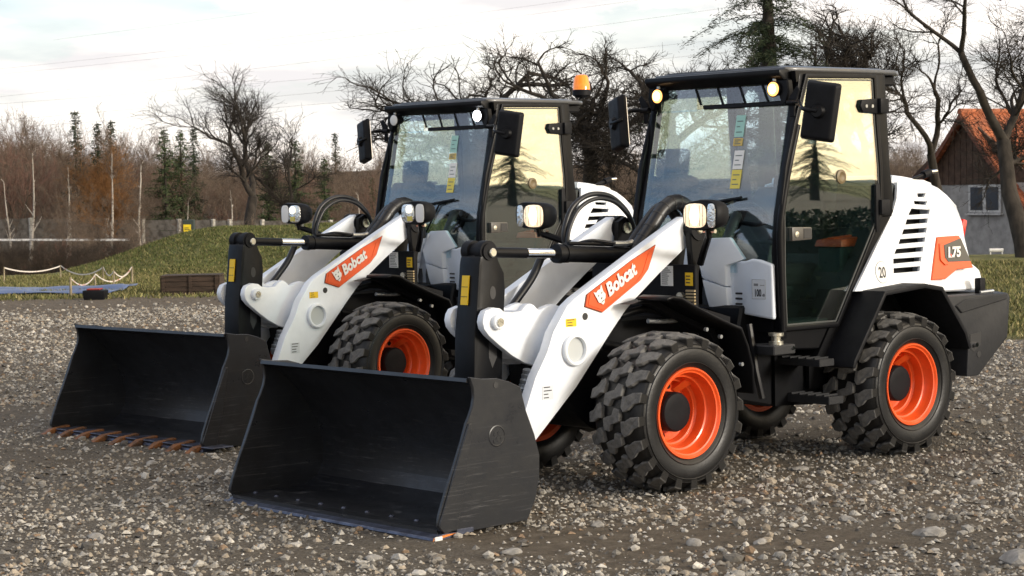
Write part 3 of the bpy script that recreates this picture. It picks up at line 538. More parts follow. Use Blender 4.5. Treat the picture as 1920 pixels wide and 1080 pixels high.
# the rest of the wood reads as one mass: stems and twigs with no end
def wood_mass(name, n, u0, u1, s0, s1, vtop, m, label, seed, slim=1.0, jitter=90):
    """one mass of bare stems: points carrying height and turn, stems instanced on them"""
    rs = np.random.RandomState(seed); coll = bpy.data.collections.new(name + '_stems')
    for i in range(3):
        out = []; grow(rs, Vector((0, 0, 0)), Vector((0, 0, 1)), .46, .0120, 0, out, dict(YOUNG, kids=[7, 3.4, 2.2, 1.2], max=3, rmin=.0009, wob=.10)); top = max(q[1][2] for q in out)
        out = [(tuple(np.array(a) / top), tuple(np.array(b) / top), max(.0009, c * slim), max(.0008, e * slim)) for a, b, c, e in out]
        o = segs_mesh(name + '_stem', out, m, None, twigs(rs, out, .003, 1.0, .08, 2, .0008)); COL.objects.unlink(o); coll.objects.link(o)
    V = []; H = []
    for i in range(n):
        u = rs.uniform(u0, u1); s_ = rs.uniform(s0, s1); t_ = st_of(px(u, 400, s_))[1]; V.append(S(s_, t_, zat(s_, t_) - .05)[:]); H.append(max(1.2, htop(np.interp(u, *vtop) + rs.uniform(0, jitter), u, s_)))
    me = bpy.data.meshes.new(name); me.from_pydata(V, [], []); at = me.attributes.new('tall', 'FLOAT', 'POINT'); at.data.foreach_set('value', H)
    o = bpy.data.objects.new(name, me); COL.objects.link(o); tag(o, label, 'woodland', kind='stuff')
    ng = bpy.data.node_groups.new(name, 'GeometryNodeTree'); ng.interface.new_socket('Geometry', in_out='INPUT', socket_type='NodeSocketGeometry'); ng.interface.new_socket('Geometry', in_out='OUTPUT', socket_type='NodeSocketGeometry')
    N = ng.nodes.new; L = ng.links.new; gi = N('NodeGroupInput'); go = N('NodeGroupOutput'); ip = N('GeometryNodeInstanceOnPoints'); ci = N('GeometryNodeCollectionInfo'); ci.inputs['Collection'].default_value = coll
    ci.inputs['Separate Children'].default_value = True; ci.inputs['Reset Children'].default_value = True; ip.inputs['Pick Instance'].default_value = True
    na = N('GeometryNodeInputNamedAttribute'); na.data_type = 'FLOAT'; na.inputs['Name'].default_value = 'tall'
    rv = N('FunctionNodeRandomValue'); rv.data_type = 'FLOAT_VECTOR'; rv.inputs['Min'].default_value = (-.06, -.06, 0); rv.inputs['Max'].default_value = (.06, .06, 6.28)
    ri = N('FunctionNodeRandomValue'); ri.data_type = 'INT'; ri.inputs[4].default_value = 0; ri.inputs[5].default_value = 2
    L(gi.outputs[0], ip.inputs['Points']); L(ci.outputs[0], ip.inputs['Instance']); L(na.outputs[0], ip.inputs['Scale']); L(rv.outputs[0], ip.inputs['Rotation']); L(ri.outputs[2], ip.inputs['Instance Index']); L(ip.outputs[0], go.inputs[0])
    md = o.modifiers.new('stems', 'NODES'); md.node_group = ng; return o
wood_mass('woodland', 330, -160, 830, 106, 170, ([-160, 60, 110, 300, 500, 640, 800], [196, 200, 222, 232, 242, 255, 268]), twig_b, 'dense brown bare woodland behind the fence', 3)
wood_mass('far_woodland', 420, 780, 2300, 105, 190, ([780, 1200, 1300, 2300], [275, 250, 245, 225]), twig_b, 'far brown woodland seen between and beyond the loaders', 4)
# brush under the fence and along the wood edge
G_BR = 'bare brown bushes along the wood edge'
bp_ = [bare_tree('bare_bush', 500 + i, 2., .03, 'x', G_BR, SHRUB, bark=bark_b, twig=(twig_b, twig_r)[i], trunk_frac=.35, cat='bush') for i in range(2)]
for i in range(6): put(bp_[i % 2], 5 + i * 36, random.uniform(440, 462), random.uniform(58, 66), 'bare brown bush in the scrub under the white rail, ' + ORD[i] + ' from the left picture edge', h=2.)
for i in range(5): put(bp_[i % 2], 395 + i * 62, random.uniform(376, 396), random.uniform(99, 104), 'bare brown bush behind the concrete fence, ' + ORD[i] + ' right of the yellow sign', h=2.)
wood_mass('scrub', 190, -160, 235, 54, 80, ([-160, 0, 150, 210, 235], [446, 450, 456, 474, 502]), mat('scrub_twigs', (.055, .038, .026), .95, col2=(.022, .016, .012), vscale=3), 'dark tangled scrub below the white rail', 8)

wood_mass('saplings', 16, -80, 560, 86, 95, ([-80, 560], [330, 350]), twig_b, 'thin bare saplings growing in front of the concrete fence', 12, jitter=70)
# ------------------------------------------------------------------ concrete fence
conc = mat('weathered_concrete', (.20, .185, .165), .95, col2=(.09, .08, .07), vscale=4, bump=.4, bscale=20)
conc_l = mat('pale_concrete_post', (.62, .60, .55), .9, col2=(.34, .32, .28), vscale=6, bump=.3, bscale=20)
FEN = empty('concrete_fence'); tag(FEN, 'grey concrete panel fence with pale posts along the wood', 'fence')
fs = 96.0; us = [-12, 58, 130, 200, 268, 336, 400, 431, 492, 556, 620, 690]
pts = [px(u, 425, fs) for u in us]
for k, (u, p) in enumerate(zip(us, pts)):
    zt = hz(408 + 4 * u / 560., u, fs); bm = BM(); box(bm, p.x - .09, p.x + .09, p.y - .09, p.y + .09, zt - 1.75, zt); bevel(bm, .02, 1); obj('post', bm, conc_l, FEN)
    if k < len(us) - 1:
        q = pts[k + 1]; d = (q - p); d.z = 0; n = Vector((-d.y, d.x, 0)).normalized() * .03; z1 = hz(411 + 4 * u / 560., u, fs)
        for j in range(3):
            za, zb = z1 - .52 * j, z1 - .52 * (j + 1) + .02
            bm = BM(); poly(bm, [Vector((p.x, p.y, za)) - n, Vector((q.x, q.y, za)) - n, Vector((q.x, q.y, zb)) - n, Vector((p.x, p.y, zb)) - n], [Vector((p.x, p.y, za)) + n, Vector((q.x, q.y, za)) + n, Vector((q.x, q.y, zb)) + n, Vector((p.x, p.y, zb)) + n]); obj('panel', bm, conc, FEN)
def wall_strip(name, u0, u1, v0, v1, s_, th, m, label, cat):
    a, b = px(u0, v1, s_), px(u1, v1, s_); h = hz(v0, (u0 + u1) / 2, s_) - a.z; d = b - a; d.z = 0; n = Vector((-d.y, d.x, 0)).normalized() * th
    bm = BM(); poly(bm, [a, b, b + Vector((0, 0, h)), a + Vector((0, 0, h))], [a + n, b + n, b + n + Vector((0, 0, h)), a + n + Vector((0, 0, h))]); bevel(bm, .01, 1); o = obj(name, bm, m); tag(o, label, cat); return o
wall_strip('low_rail', -60, 242, 445, 452, 90, .12, mat('white_rail_paint', (.70, .70, .70), .7, var=.2), 'long low white rail in front of the concrete fence', 'rail')
# yellow sign with its dark stand
SG = empty('yellow_sign', px(351, 434, 80)); tag(SG, 'small yellow sign on a dark stand at the top of the bank', 'sign')
c = Vector((0, 0, 0)); k = 80 / 3835.
def vbox(bm, u0, u1, v0, v1, dep, dd=0.): # upright box facing the yard, measured in sight units about the sign foot
    A = [RH * (a * k) + Vector((0, 0, b * k)) + FH * dd for a, b in ((u0, v0), (u1, v0), (u1, v1), (u0, v1))]; return poly(bm, A, [p + FH * dep for p in A])
bm = BM(); vbox(bm, -7, 7, -2, 13, .03); obj('board', bm, mat('sign_yellow', (.80, .60, .02), .6, var=.1), SG)
bm = BM(); vbox(bm, -9, 13, -4, 22, .3, .06); bevel(bm, .03, 1); obj('stand', bm, mat('dark_green_box', (.03, .045, .04), .7), SG)
bm = BM(); vbox(bm, -5, 5, 3, 4.2, .005, -.012); vbox(bm, -5, 3, 6, 7.2, .005, -.012); obj('print', bm, ink_and_holes, SG)
# ------------------------------------------------------------------ the loaders (origin under the front axle, +x ahead, +y to the door side)
WB = 2.048; ZC = .457
TR, TW = .457, .39
_tb = {}
def tread_meshes():
    def blockmesh(name, pts, drop):
        bm = BM(); A = []; B = []
        for w, s in pts:
            r1 = TR - (drop * max(0, abs(w) - .10) / .09); a = s / .44
            A.append((r1 * math.cos(a), w, r1 * math.sin(a))); r0 = .405 - (.03 if abs(w) > .16 else 0)
            B.append((r0 * math.cos(a), w, r0 * math.sin(a)))
        poly(bm, A, B); bevel(bm, .003, 1, 40)
        bmesh.ops.recalc_face_normals(bm, faces=bm.faces[:]); me = bpy.data.meshes.new(name); bm.to_mesh(me); bm.free(); me.materials.append(tread_m); return me
    c = [(-.064, -.058), (-.020, -.066), (-.004, -.026), (.028, -.018), (.064, -.004), (.064, .058), (.020, .066), (.004, .026), (-.028, .018), (-.064, .004)]
    l = [(.074, -.030), (.092, -.056), (.122, -.042), (.150, -.012), (.196, .006), (.196, .064), (.142, .056), (.100, .030), (.074, .030)]
    r = [(-w, -s) for w, s in l]
    _tb['c'] = blockmesh('tread_block', c, 0); _tb['l'] = blockmesh('tread_block', l, .022); _tb['r'] = blockmesh('tread_block', r, .022)
tread_meshes()
_wheel = []
def wheel_part(parent, cx, side):
    """wheel > tyre, rim, tread_block; the hub itself is the parent mesh. side +1 = door side"""
    if not _wheel:
        bm = BM(); lathe_y(bm, [(.02, .086), (.075, .086), (.106, .080), (.114, .068), (.114, -.02), (.150, -.03), (.150, -.15), (.02, -.15)], 0, 0, 36)
        hub = obj('wheel', bm, blk_m, None, 30); COL.objects.unlink(hub)
        bm = BM()
        prof = [(.250, .165), (.262, .170), (.275, .184), (.300, .196), (.345, .200), (.385, .193), (.402, .180), (.410, .165), (.422, .150), (.428, .09), (.430, 0)]
        prof = prof + [(r, -y) for r, y in prof[::-1][1:]]
        lathe_y(bm, prof, 0, 0, 72, closed=True)
        for rr, yy in ((.392, .190), (.372, .197), (.290, .193)): lathe_y(bm, [(rr - .004, yy), (rr, yy + .004), (rr + .004, yy - .001)], 0, 0, 72, closed=True)
        tyre = obj('tyre', bm, rubber, None, 40); COL.objects.unlink(tyre)
        bm = BM()
        prof = [(.262, .172), (.258, .180), (.250, .180), (.240, .168), (.232, .166), (.228, .150), (.222, .118), (.214, .106), (.204, .103), (.200, .090), (.196, .045), (.188, .036), (.178, .034), (.174, .02), (.170, -.01), (.160, -.016),
                (.112, -.018), (.110, -.045), (.20, -.06), (.232, -.17), (.262, -.17), (.262, -.165), (.24, -.1), (.24, .1), (.262, .165)]
        lathe_y(bm, prof, 0, 0, 72, closed=True)
        for k in range(2):                       # gusset lugs in the dish
            a = PI * k + 2.15
            c, s = math.cos(a), math.sin(a); t = Vector((-s, 0, c)); rd = Vector((c, 0, s))
            A = [rd * .13 - t * .02 + Vector((0, -.005, 0)), rd * .205 - t * .03 + Vector((0, .085, 0)), rd * .205 - t * .03 + Vector((0, -.025, 0)), rd * .13 - t * .02 + Vector((0, -.025, 0))]
            poly(bm, A, [p + t * (.04 if i in (0, 3) else .06) for i, p in enumerate(A)])
        rim = obj('rim', bm, orange, None, 28); COL.objects.unlink(rim)
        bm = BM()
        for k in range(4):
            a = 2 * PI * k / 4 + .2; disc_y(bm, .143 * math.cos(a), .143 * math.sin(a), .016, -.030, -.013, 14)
        holes = obj('vent_hole', bm, blk, None); COL.objects.unlink(holes)  # flat black discs stand in for the shade inside the holes
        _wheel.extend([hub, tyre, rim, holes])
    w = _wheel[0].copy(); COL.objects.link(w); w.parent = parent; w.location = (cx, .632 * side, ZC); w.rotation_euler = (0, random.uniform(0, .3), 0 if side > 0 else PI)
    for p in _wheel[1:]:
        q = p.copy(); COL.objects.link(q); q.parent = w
    n = 20
    for k in range(n):
        for key, da in (('l', .25), ('c', 0.), ('r', -.25)):
            q = bpy.data.objects.new('tread_block', _tb[key]); COL.objects.link(q); q.parent = w; q.rotation_euler = (0, 2 * PI * (k + da) / n, 0)
    return w

ARM = [(-.50, 1.54), (-.484, 1.56), (-.40, 1.525), (-.185, 1.424), (.20, 1.236), (.432, 1.120), (.495, 1.078), (.555, 1.002), (.606, .939), (.654, .831), (.747, .694), (.819, .538), (.93, .30), (.97, .20), (.90, .14), (.82, .22), (.756, .341), (.441, .609), (.306, .749), (.148, .914), (.032, 1.028), (-.048, 1.089), (-.248, 1.227), (-.465, 1.364), (-.53, 1.40), (-.56, 1.48), (-.535, 1.535)]
AY0, AY1 = .268, .34

def bucket_part(parent, teeth):
    bw = .92
    bm = BM()
    prof = [(1.955, .030), (1.50, .022), (1.42, .04), (1.345, .09), (1.30, .17), (1.292, .26), (1.31, .36), (1.36, .47), (1.44, .585), (1.53, .685), (1.62, .765), (1.738, .798)]
    strip(bm, prof, -.02, -bw + .012, bw - .012)
    b = obj('bucket', bm, bucket_m, parent, 22)
    SIDE = [(1.738, .806), (1.65, .79), (1.547, .784), (1.47, .762), (1.393, .728), (1.357, .603), (1.30, .47), (1.268, .36), (1.272, .25), (1.30, .14), (1.362, .03), (1.93, .020), (1.968, .07), (1.955, .13), (1.905, .25), (1.860, .344), (1.80, .48), (1.765, .572), (1.748, .60), (1.722, .655), (1.712, .70), (1.716, .75)]
    for s in (-1, 1):
        bm = BM(); prism_y(bm, SIDE, s * (bw - .011), s * (bw + .011)); bevel(bm, .004, 1, 40); obj('side_plate', bm, bucket_m, b, 30)
        # wear plate along the front edge of the cheek
        bm = BM(); prism_y(bm, [(1.957, .10), (1.966, .07), (1.93, .03), (1.85, .03), (1.77, .35), (1.735, .57), (1.758, .572), (1.855, .344)], s * (bw + .010), s * (bw + .022)); bevel(bm, .004, 1, 40); obj('wear_plate', bm, bucket_m, b, 30)
        # cast maker's disc
        bm = BM(); lathe_y(bm, [(.056, s * (bw + .009)), (.056, s * (bw + .013)), (.050, s * (bw + .0145)), (.047, s * (bw + .0125)), (.001, s * (bw + .0125))], 1.563, .49, 28)
        for px, pz, r in ((1.545, .505, .014), (1.575, .50, .012), (1.555, .475, .016), (1.578, .465, .011), (1.535, .475, .009)): disc_y(bm, px, pz, r, s * (bw + .008), s * (bw + .0145), 10)
        obj('cast_disc', bm, bucket_m, b, 30)
        bm = BM(); disc_y(bm, 1.565, .752, .016, s * (bw - .014), s * (bw + .0135), 16); obj('lifting_hole', bm, ink_and_holes, b)
    # rear reinforcement and hinge ears
    for y in (-.42, -.22, .22, .42):
        bm = BM(); prism_y(bm, [(1.44, .60), (1.30, .62), (1.08, .50), (.99, .30), (.98, .19), (1.05, .14), (1.31, .10), (1.27, .25), (1.29, .38), (1.34, .48)], y - .015, y + .015); obj('hinge_ear', bm, blk, b)
    bm = BM(); tube(bm, [(1.42, -.9, .60), (1.42, .9, .60)], .035, 8); obj('back_rail', bm, bucket_m, b)
    if not teeth:
        bm = BM(); prism_y(bm, [(2.010, .004), (2.004, .020), (1.88, .045), (1.74, .045), (1.74, .021), (1.955, .004)], -bw - .022, bw + .022); bevel(bm, .003, 1, 20); ce = obj('cutting_edge', bm, edge_m, b, 25)
        bm = BM(); prism_y(bm, [(1.87, .0485), (1.86, .052), (1.70, .052), (1.70, .046), (1.86, .046)], -bw + .02, bw - .02); obj('back_strip', bm, bucket_m, b)
        for k in range(9):
            y = -.84 + k * .2075
            bm = BM(); lathe_y(bm, [(.015, .0), (.0145, .008), (.009, .013), (.001, .013)], 0, 0, 10)
            bmesh.ops.transform(bm, matrix=Matrix.Translation((1.845, y, .048)) @ Matrix.Rotation(PI / 2, 4, 'X'), verts=bm.verts[:]); obj('edge_bolt', bm, edge_m, ce)
        bm = BM(); prism_y(bm, [(2.012, .006), (2.006, .021), (1.92, .030), (1.86, .030), (1.90, .022)], bw + .0225, bw + .027); obj('worn_orange_edge', bm, mat('fresh_orange_paint', (.65, .20, .03), .5), ce)
        bm = BM(); box(bm, 1.955, 2.005, bw + .0275, bw + .034, .004, .026); bevel(bm, .003, 1); obj('white_tag', bm, white_st, ce)
    else:
        bm = BM(); prism_y(bm, [(1.975, .010), (1.965, .030), (1.90, .040), (1.78, .040), (1.78, .022), (1.95, .010)], -bw - .02, bw + .02); bevel(bm, .003, 1, 20); ce = obj('cutting_edge', bm, edge_m, b, 25)
        for k in range(9):
            y = -.885 + k * .2212
            bm = BM()
            A = [(2.09, y - .026, .002), (1.99, y - .032, .048), (1.84, y - .030, .064), (1.84, y - .030, .043), (1.97, y - .032, .020), (1.99, y - .028, -.002)]
            Bp = [(p[0], 2 * y - p[1], p[2]) for p in A]
            poly(bm, A, Bp); bevel(bm, .007, 2, 30)
            t = obj('tooth', bm, rust_m, ce, 30)
            bm = BM(); box(bm, 1.80, 1.975, y + .042, y + .18, .041, .050); bevel(bm, .003, 1); obj('wear_segment', bm, edge_m, ce)
    return b

def lamp_head_part(parent, y, lit):
    s = 1 if y > 0 else -1; x, z = -.248, 1.573
    # housing: rounded shell opening forward (+x), slightly turned outward
    bm = BM(); n = 20; rings = []
    for dx, sc in ((.050, 1.0), (.035, 1.05), (.0, 1.05), (-.05, .95), (-.09, .72), (-.115, .40)):
        ring = []
        for k in range(n):
            a = 2 * PI * k / n; c, q = math.cos(a), math.sin(a); e = .62
            ring.append(bm.verts.new((x + dx, y + .135 * sc * math.copysign(abs(c) ** e, c), z + .082 * sc * math.copysign(abs(q) ** e, q) + (.006 if c * s > 0 else 0))))
        rings.append(ring)
    for a, b in zip(rings, rings[1:]):
        for k in range(n): bm.faces.new((a[k], a[(k + 1) % n], b[(k + 1) % n], b[k]))
    bm.faces.new(rings[-1]); bm.faces.new(rings[0][::-1])
    h = obj('headlight', bm, blk_m, parent, 40)
    def lens(name, y0, y1, m, xx):
        bm = BM(); pts = []
        for k in range(20):
            a = 2 * PI * k / 20; c, q = math.cos(a), math.sin(a); e = .6
            pts.append(((y0 + y1) / 2 + (y1 - y0) / 2 * math.copysign(abs(c) ** e, c), z + .070 * math.copysign(abs(q) ** e, q)))
        prism_x(bm, pts, x + .045, x + xx); bevel(bm, .004, 2, 50); return obj(name, bm, m, h, 40)
    if lit:
        lens('main_lens', y - .122 * s, y + .050 * s, lamp_dim, .058); lens('side_lens', y + .058 * s, y + .122 * s, lens_off, .054)
        bm = BM()
        poly(bm, [(x + .0585, y - .035 * s + .036 * math.cos(a * PI / 8), z + .058 * math.sin(a * PI / 8)) for a in range(16)], [(x + .064, y - .035 * s + .030 * math.cos(a * PI / 8), z + .052 * math.sin(a * PI / 8)) for a in range(16)]); obj('lamp_core', bm, lamp_head, h)
        bm = BM()
        for q in (-.105, -.075, .005, .030): box(bm, x + .0582, x + .0605, y + q * s - .0018, y + q * s + .0018, z - .060, z + .060)
        lr = obj('lens_rib', bm, steel, h); lr['kind'] = 'stuff'
    else:
        lens('main_lens', y - .122 * s, y + .02 * s, lens_off, .060); lens('side_lens', y + .030 * s, y + .122 * s, white_st, .056)
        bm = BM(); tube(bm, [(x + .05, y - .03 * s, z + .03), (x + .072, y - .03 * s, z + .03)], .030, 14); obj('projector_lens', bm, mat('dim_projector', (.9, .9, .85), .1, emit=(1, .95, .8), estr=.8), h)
        bm = BM(); box(bm, x + .05, x + .064, y - .055 * s, y + .0 * s, z - .058, z - .022); obj('position_lens', bm, mat('yellowish_reflector', (.75, .62, .15), .2, metal=.6), h)
    # stalk to the tower
    bm = BM()
    tube(bm, [(x - .02, y, z - .08), (x - .03, y - .005 * s, z - .13)], .02, 8)
    tube(bm, [(x - .03, y - .005 * s, z - .11), (-.47, s * .50, 1.36), (-.50, s * .44, 1.28)], .022, 8)
    obj('lamp_stalk', bm, blk, h, 40)
    bm = BM(); tube(bm, [(x - .03, y - .045, z - .092), (x - .03, y + .045, z - .092)], .012, 8); obj('stalk_bolt', bm, steel, h)
    return h

def build_loader(name, teeth, lamps):
    R = empty(name)
    # -- wheels and axles
    for cx in (0, -WB):
        for s in (1, -1): wheel_part(R, cx, s)
        bm = BM(); tube(bm, [(cx, -.50, ZC), (cx, -.25, ZC), (cx, 0, ZC), (cx, .25, ZC), (cx, .50, ZC)], [.09, .10, .17, .10, .09], 14); obj('axle', bm, blk, R, 40)
    # -- front frame
    bm = BM(); prism_y(bm, [(.42, .50), (.46, .72), (.30, .93), (-.05, .98), (-.75, .98), (-.80, .60), (-.62, .34), (.20, .34)], -.24, .24); bevel(bm, .02, 1); obj('front_frame', bm, blk, R, 30)
    for s in (-1, 1):
        y0, y1 = s * .352, s * .40
        bm = BM(); prism_y(bm, [(-.476, .96), (-.476, 1.28), (-.46, 1.44), (-.48, 1.53), (-.53, 1.56), (-.585, 1.53), (-.60, 1.47), (-.535, 1.22), (-.53, .96)], y0, y1); bevel(bm, .008, 1); tw = obj('boom_tower', bm, blk, R, 30)
        bm = BM(); prism_y(bm, [(-.476, .96), (-.476, 1.06), (-.455, 1.30), (-.47, 1.53), (-.53, 1.56), (-.585, 1.53), (-.60, 1.47), (-.54, 1.20), (-.54, .96)], s * .215, s * .25); obj('tower_inner_plate', bm, blk, tw, 30)
        bm = BM(); disc_y(bm, -.536, 1.491, .075, s * .255, s * .41, 24); obj('pivot_boss', bm, blk_m, tw, 30)
        for yy in (.413, .2105):
            bm = BM(); lathe_y(bm, [(.034, s * (yy - .012)), (.034, s * yy), (.027, s * (yy + .006 * (1 if yy > .3 else -1))), (.001, s * (yy + .006 * (1 if yy > .3 else -1)))], -.536, 1.491, 20); obj('pivot_pin', bm, steel, tw, 30)
    bm = BM(); box(bm, -.475, -.452, -.44, .44, .98, 1.275); bevel(bm, .004, 1); pl = obj('tower_front_plate', bm, blk_m, R, 30)
    def sticker(par, x, ya, yb, za, zb, m, lines=0, nm='sticker'):
        bm = BM(); box(bm, x, x + .002, ya, yb, za, zb); st = obj(nm, bm, m, par)
        if lines:
            bm = BM(); h = (zb - za) / (lines + 1)
            for k in range(lines):
                zz = za + h * (k + .75); w = (yb - ya) * random.uniform(.45, .8); box(bm, x + .0021, x + .0032, ya + (yb - ya) * .1, ya + (yb - ya) * .1 + w, zz, zz + h * .35)
            obj('sticker_print', bm, ink_and_holes, st)
        return st
    sticker(pl, -.4515, .160, .262, 1.145, 1.265, white_st, 9); sticker(pl, -.4515, .362, .424, 1.150, 1.228, yellow_st, 3)
    bm = BM()
    for k in range(6): box(bm, -.452, -.438, .375, .445, 1.02 + k * .019, 1.031 + k * .019)
    obj('rib_block', bm, mat('brass_fitting', (.45, .36, .22), .35, metal=.7), pl)
    bm = BM(); tube(bm, [(-.455, .335, 1.085), (-.425, .335, 1.085)], .026, 14); obj('plate_bolt', bm, steel, pl)
    # -- front mudguards
    for s in (-1, 1):
        bm = BM(); a, b = sorted((s * .42, s * .665))
        strip(bm, [(.02, 1.088), (-.03, 1.098), (-.10, 1.088), (-.27, 1.008), (-.515, .913), (-.60, .885), (-.655, .78), (-.695, .66), (-.70, .50)], -.022, a, b); bevel(bm, .006, 1, 40); g = obj('front_mudguard', bm, blk, R, 50)
        bm = BM(); prism_y(bm, [(.12, 1.07), (-.06, 1.065), (-.236, .985), (-.48, .89), (-.56, .86), (-.61, .77), (-.645, .60), (-.72, .60), (-.74, .95), (-.40, 1.04), (-.1, 1.10)], s * .36, s * .455); obj('inner_shield', bm, blk_m, g, 40)
        for px, pz in ((-.30, .955), (-.42, .905), (-.60, .73)):
            bm = BM(); tube(bm, [(px, s * .655, pz - .045), (px, s * .675, pz - .045)], .012, 8); obj('guard_bolt', bm, zinc, g)
    # -- boom
    bm = BM()
    poly(bm, [(x, AY0, z) for x, z in ARM], [(x, AY1, z) for x, z in ARM])
    poly(bm, [(x, -AY0, z) for x, z in ARM], [(x, -AY1, z) for x, z in ARM]); bevel(bm, .006, 2, 40)
    disc = lambda r, x, z, n=30: [(x + r * math.cos(2 * PI * k / n), z + r * math.sin(2 * PI * k / n)) for k in range(n)]
    boom = obj('boom', bm, white, R, 30)
    for s in (-1, 1):
        bm = BM(); lathe_y(bm, [(.092, s * .335), (.092, s * .362), (.086, s * .368), (.074, s * .368), (.070, s * .362), (.070, s * .335)], .452, .828, 40, closed=True); obj('tube_ring', bm, white, boom, 40)
        bm = BM(); disc_y(bm, .452, .828, .069, s * .335, s * .346, 32); obj('tube_cap', bm, mat('grey_tube_cap', (.50, .53, .54), .45), boom)
        bm = BM(); disc_y(bm, .360, 1.012, .021, s * .336, s * .3425, 20); obj('boom_hole', bm, ink_and_holes, boom)
        # badge: raised orange lozenge with a darker rim
        BD = [(-.215, 1.398), (-.150, 1.258), (-.085, 1.197), (.227, 1.029), (.362, 1.069), (.345, 1.137), (-.02, 1.318)]
        c0 = Vector((.10, 1.18))
        sh = lambda k: [tuple(c0 + (Vector(p) - c0) * k) for p in BD]
        bm = BM(); prism_y(bm, BD, s * .339, s * .350); bevel(bm, .003, 1, 40); bd = obj('badge', bm, orange_b, boom, 30)
        bm = BM()
        o1, o2 = sh(.93), sh(.80); n = len(BD)
        for i in range(n):
            j = (i + 1) % n; q = [o1[i], o1[j], o2[j], o2[i]]
            prism_y(bm, q, s * .3502, s * .3535)
        obj('badge_rim', bm, orange_b, bd)
        bm = BM(); prism_y(bm, [tuple(c0 + (Vector(p) - c0) * 1.02) for p in BD], s * .338, s * .346); obj('badge_outline', bm, mat('badge_dark_outline', (.16, .03, .01), .6), bd)  # dark red border plate slightly wider than the badge
        th = math.radians(28.5)
        if s > 0:
            ex = Vector((-math.cos(th), 0, math.sin(th))); ey = Vector((math.sin(th), 0, math.cos(th)))
            base = Vector((.262, .3545, 1.060))
        else:
            ex = Vector((math.cos(th), 0, -math.sin(th))); ey = Vector((math.sin(th), 0, math.cos(th)))
            base = Vector((-.115, -.3545, 1.262))
        w0 = base + ex * .098 if s > 0 else base
        text_mesh('lettering', 'Bobcat', .108, w0 + ey * .012, ex, ey, white_st, bd, .003, shear=.18, sx=.86, bold=.004)
        # cat-head emblem
        h0 = base if s > 0 else base + ex * .335
        head = [(.010, .052), (.004, .098), (.022, .084), (.040, .090), (.058, .086), (.078, .104), (.074, .060), (.082, .040), (.070, .020), (.058, .016), (.050, .000), (.034, -.004), (.026, .012), (.012, .024)]
        bm = BM(); e3 = ex.cross(ey)
        A = [h0 + ex * a + ey * b for a, b in head]; poly(bm, A, [p + e3 * .003 for p in A]); em = obj('emblem', bm, white_st, bd)
        bm = BM()
        for a, b, w, hh in ((.022, .056, .011, .005), (.052, .058, .012, .005), (.036, .030, .012, .007), (.030, .012, .022, .004)):
            q = [h0 + ex * (a + i) + ey * (b + j) + e3 * .0031 for i, j in ((0, 0), (w, .003), (w, hh + .003), (0, hh))]; poly(bm, q, [p + e3 * .001 for p in q])
        obj('emblem_face', bm, ink_and_holes, em)
        # stickers on the arm
        def patch(xa, za, xb, zb, m, nm, lines):
            bm = BM(); box(bm, min(xa, xb), max(xa, xb), s * .3395, s * .3425, min(za, zb), max(za, zb)); st = obj(nm, bm, m, boom)
            bm = BM(); h = abs(zb - za)
            for k in range(lines):
                z0 = min(za, zb) + h * (k + .4) / lines; w = abs(xa - xb) * random.uniform(.4, .75); x0 = max(xa, xb) - abs(xa - xb) * .12; box(bm, x0 - w, x0, s * .3426, s * .3435, z0, z0 + h * .28 / lines)
            obj('sticker_print', bm, ink_and_holes, st)
        patch(.512, 1.006, .430, .960, yellow_st, 'warning_sticker', 3); patch(.702, .640, .620, .562, mat('pale_sticker', (.66, .70, .76), .5), 'plate_sticker', 4)
    # cross tube and casting with bell-crank ears
    bm = BM(); tube(bm, [(.452, -.335, .828), (.452, .335, .828)], .088, 28); obj('cross_tube', bm, white, boom, 40)
    EAR = [(.955, 1.073), (.903, 1.088), (.850, 1.080), (.822, 1.060), (.754, 1.051), (.691, 1.056), (.660, 1.085), (.625, 1.097), (.595, 1.085), (.565, 1.058), (.538, 1.057), (.50, 1.072), (.45, 1.082), (.40, 1.07), (.377, 1.055), (.36, .95), (.37, .80), (.42, .72), (.561, .727), (.674, .758), (.771, .808), (.865, .873), (.94, .93), (.975, .97), (.985, 1.01), (.975, 1.045)]
    bm = BM()
    for s in (-1, 1): prism_y(bm, EAR, s * .115, s * .170)
    bevel(bm, .010, 2, 40)
    ear = obj('bell_crank_bracket', bm, white, boom, 40)
    bm = BM(); prism_y(bm, [(.60, 1.06), (.56, 1.02), (.40, 1.04), (.34, .92), (.36, .80), (.44, .735), (.62, .765), (.70, .85), (.68, 1.0)], -.117, .117); bevel(bm, .03, 3); obj('bracket_web', bm, white, ear, 40)
    for s in (-1, 1):
        bm = BM(); lathe_y(bm, [(.042, s * .168), (.042, s * .196), (.036, s * .202), (.026, s * .202), (.026, s * .206), (.001, s * .206)], .885, 1.005, 28); obj('pin_boss', bm, white, ear, 40)
        bm = BM(); disc_y(bm, .885, 1.005, .024, s * .205, s * .210, 20); obj('pin_end', bm, steel, ear)
    # bell crank (two black plates and a web)
    LV = [(.90, 1.385), (.83, 1.385), (.79, 1.37), (.785, 1.345), (.745, 1.274), (.738, 1.18), (.747, 1.083), (.758, .95), (.768, .84), (.776, .62), (.80, .45), (.90, .38), (.97, .42), (.985, .696), (.975, .951), (.955, 1.083), (.93, 1.326), (.92, 1.37)]
    bm = BM(); prism_y(bm, LV, -.088, .088); bevel(bm, .014, 2, 35); lev = obj('bell_crank', bm, blk, R, 35)
    bm = BM(); disc_y(bm, .858, 1.398, .062, -.086, -.03, 28); disc_y(bm, .858, 1.398, .062, .03, .086, 28); disc_y(bm, .858, 1.398, .048, -.098, .098, 24); obj('crank_boss', bm, blk_m, lev, 30)
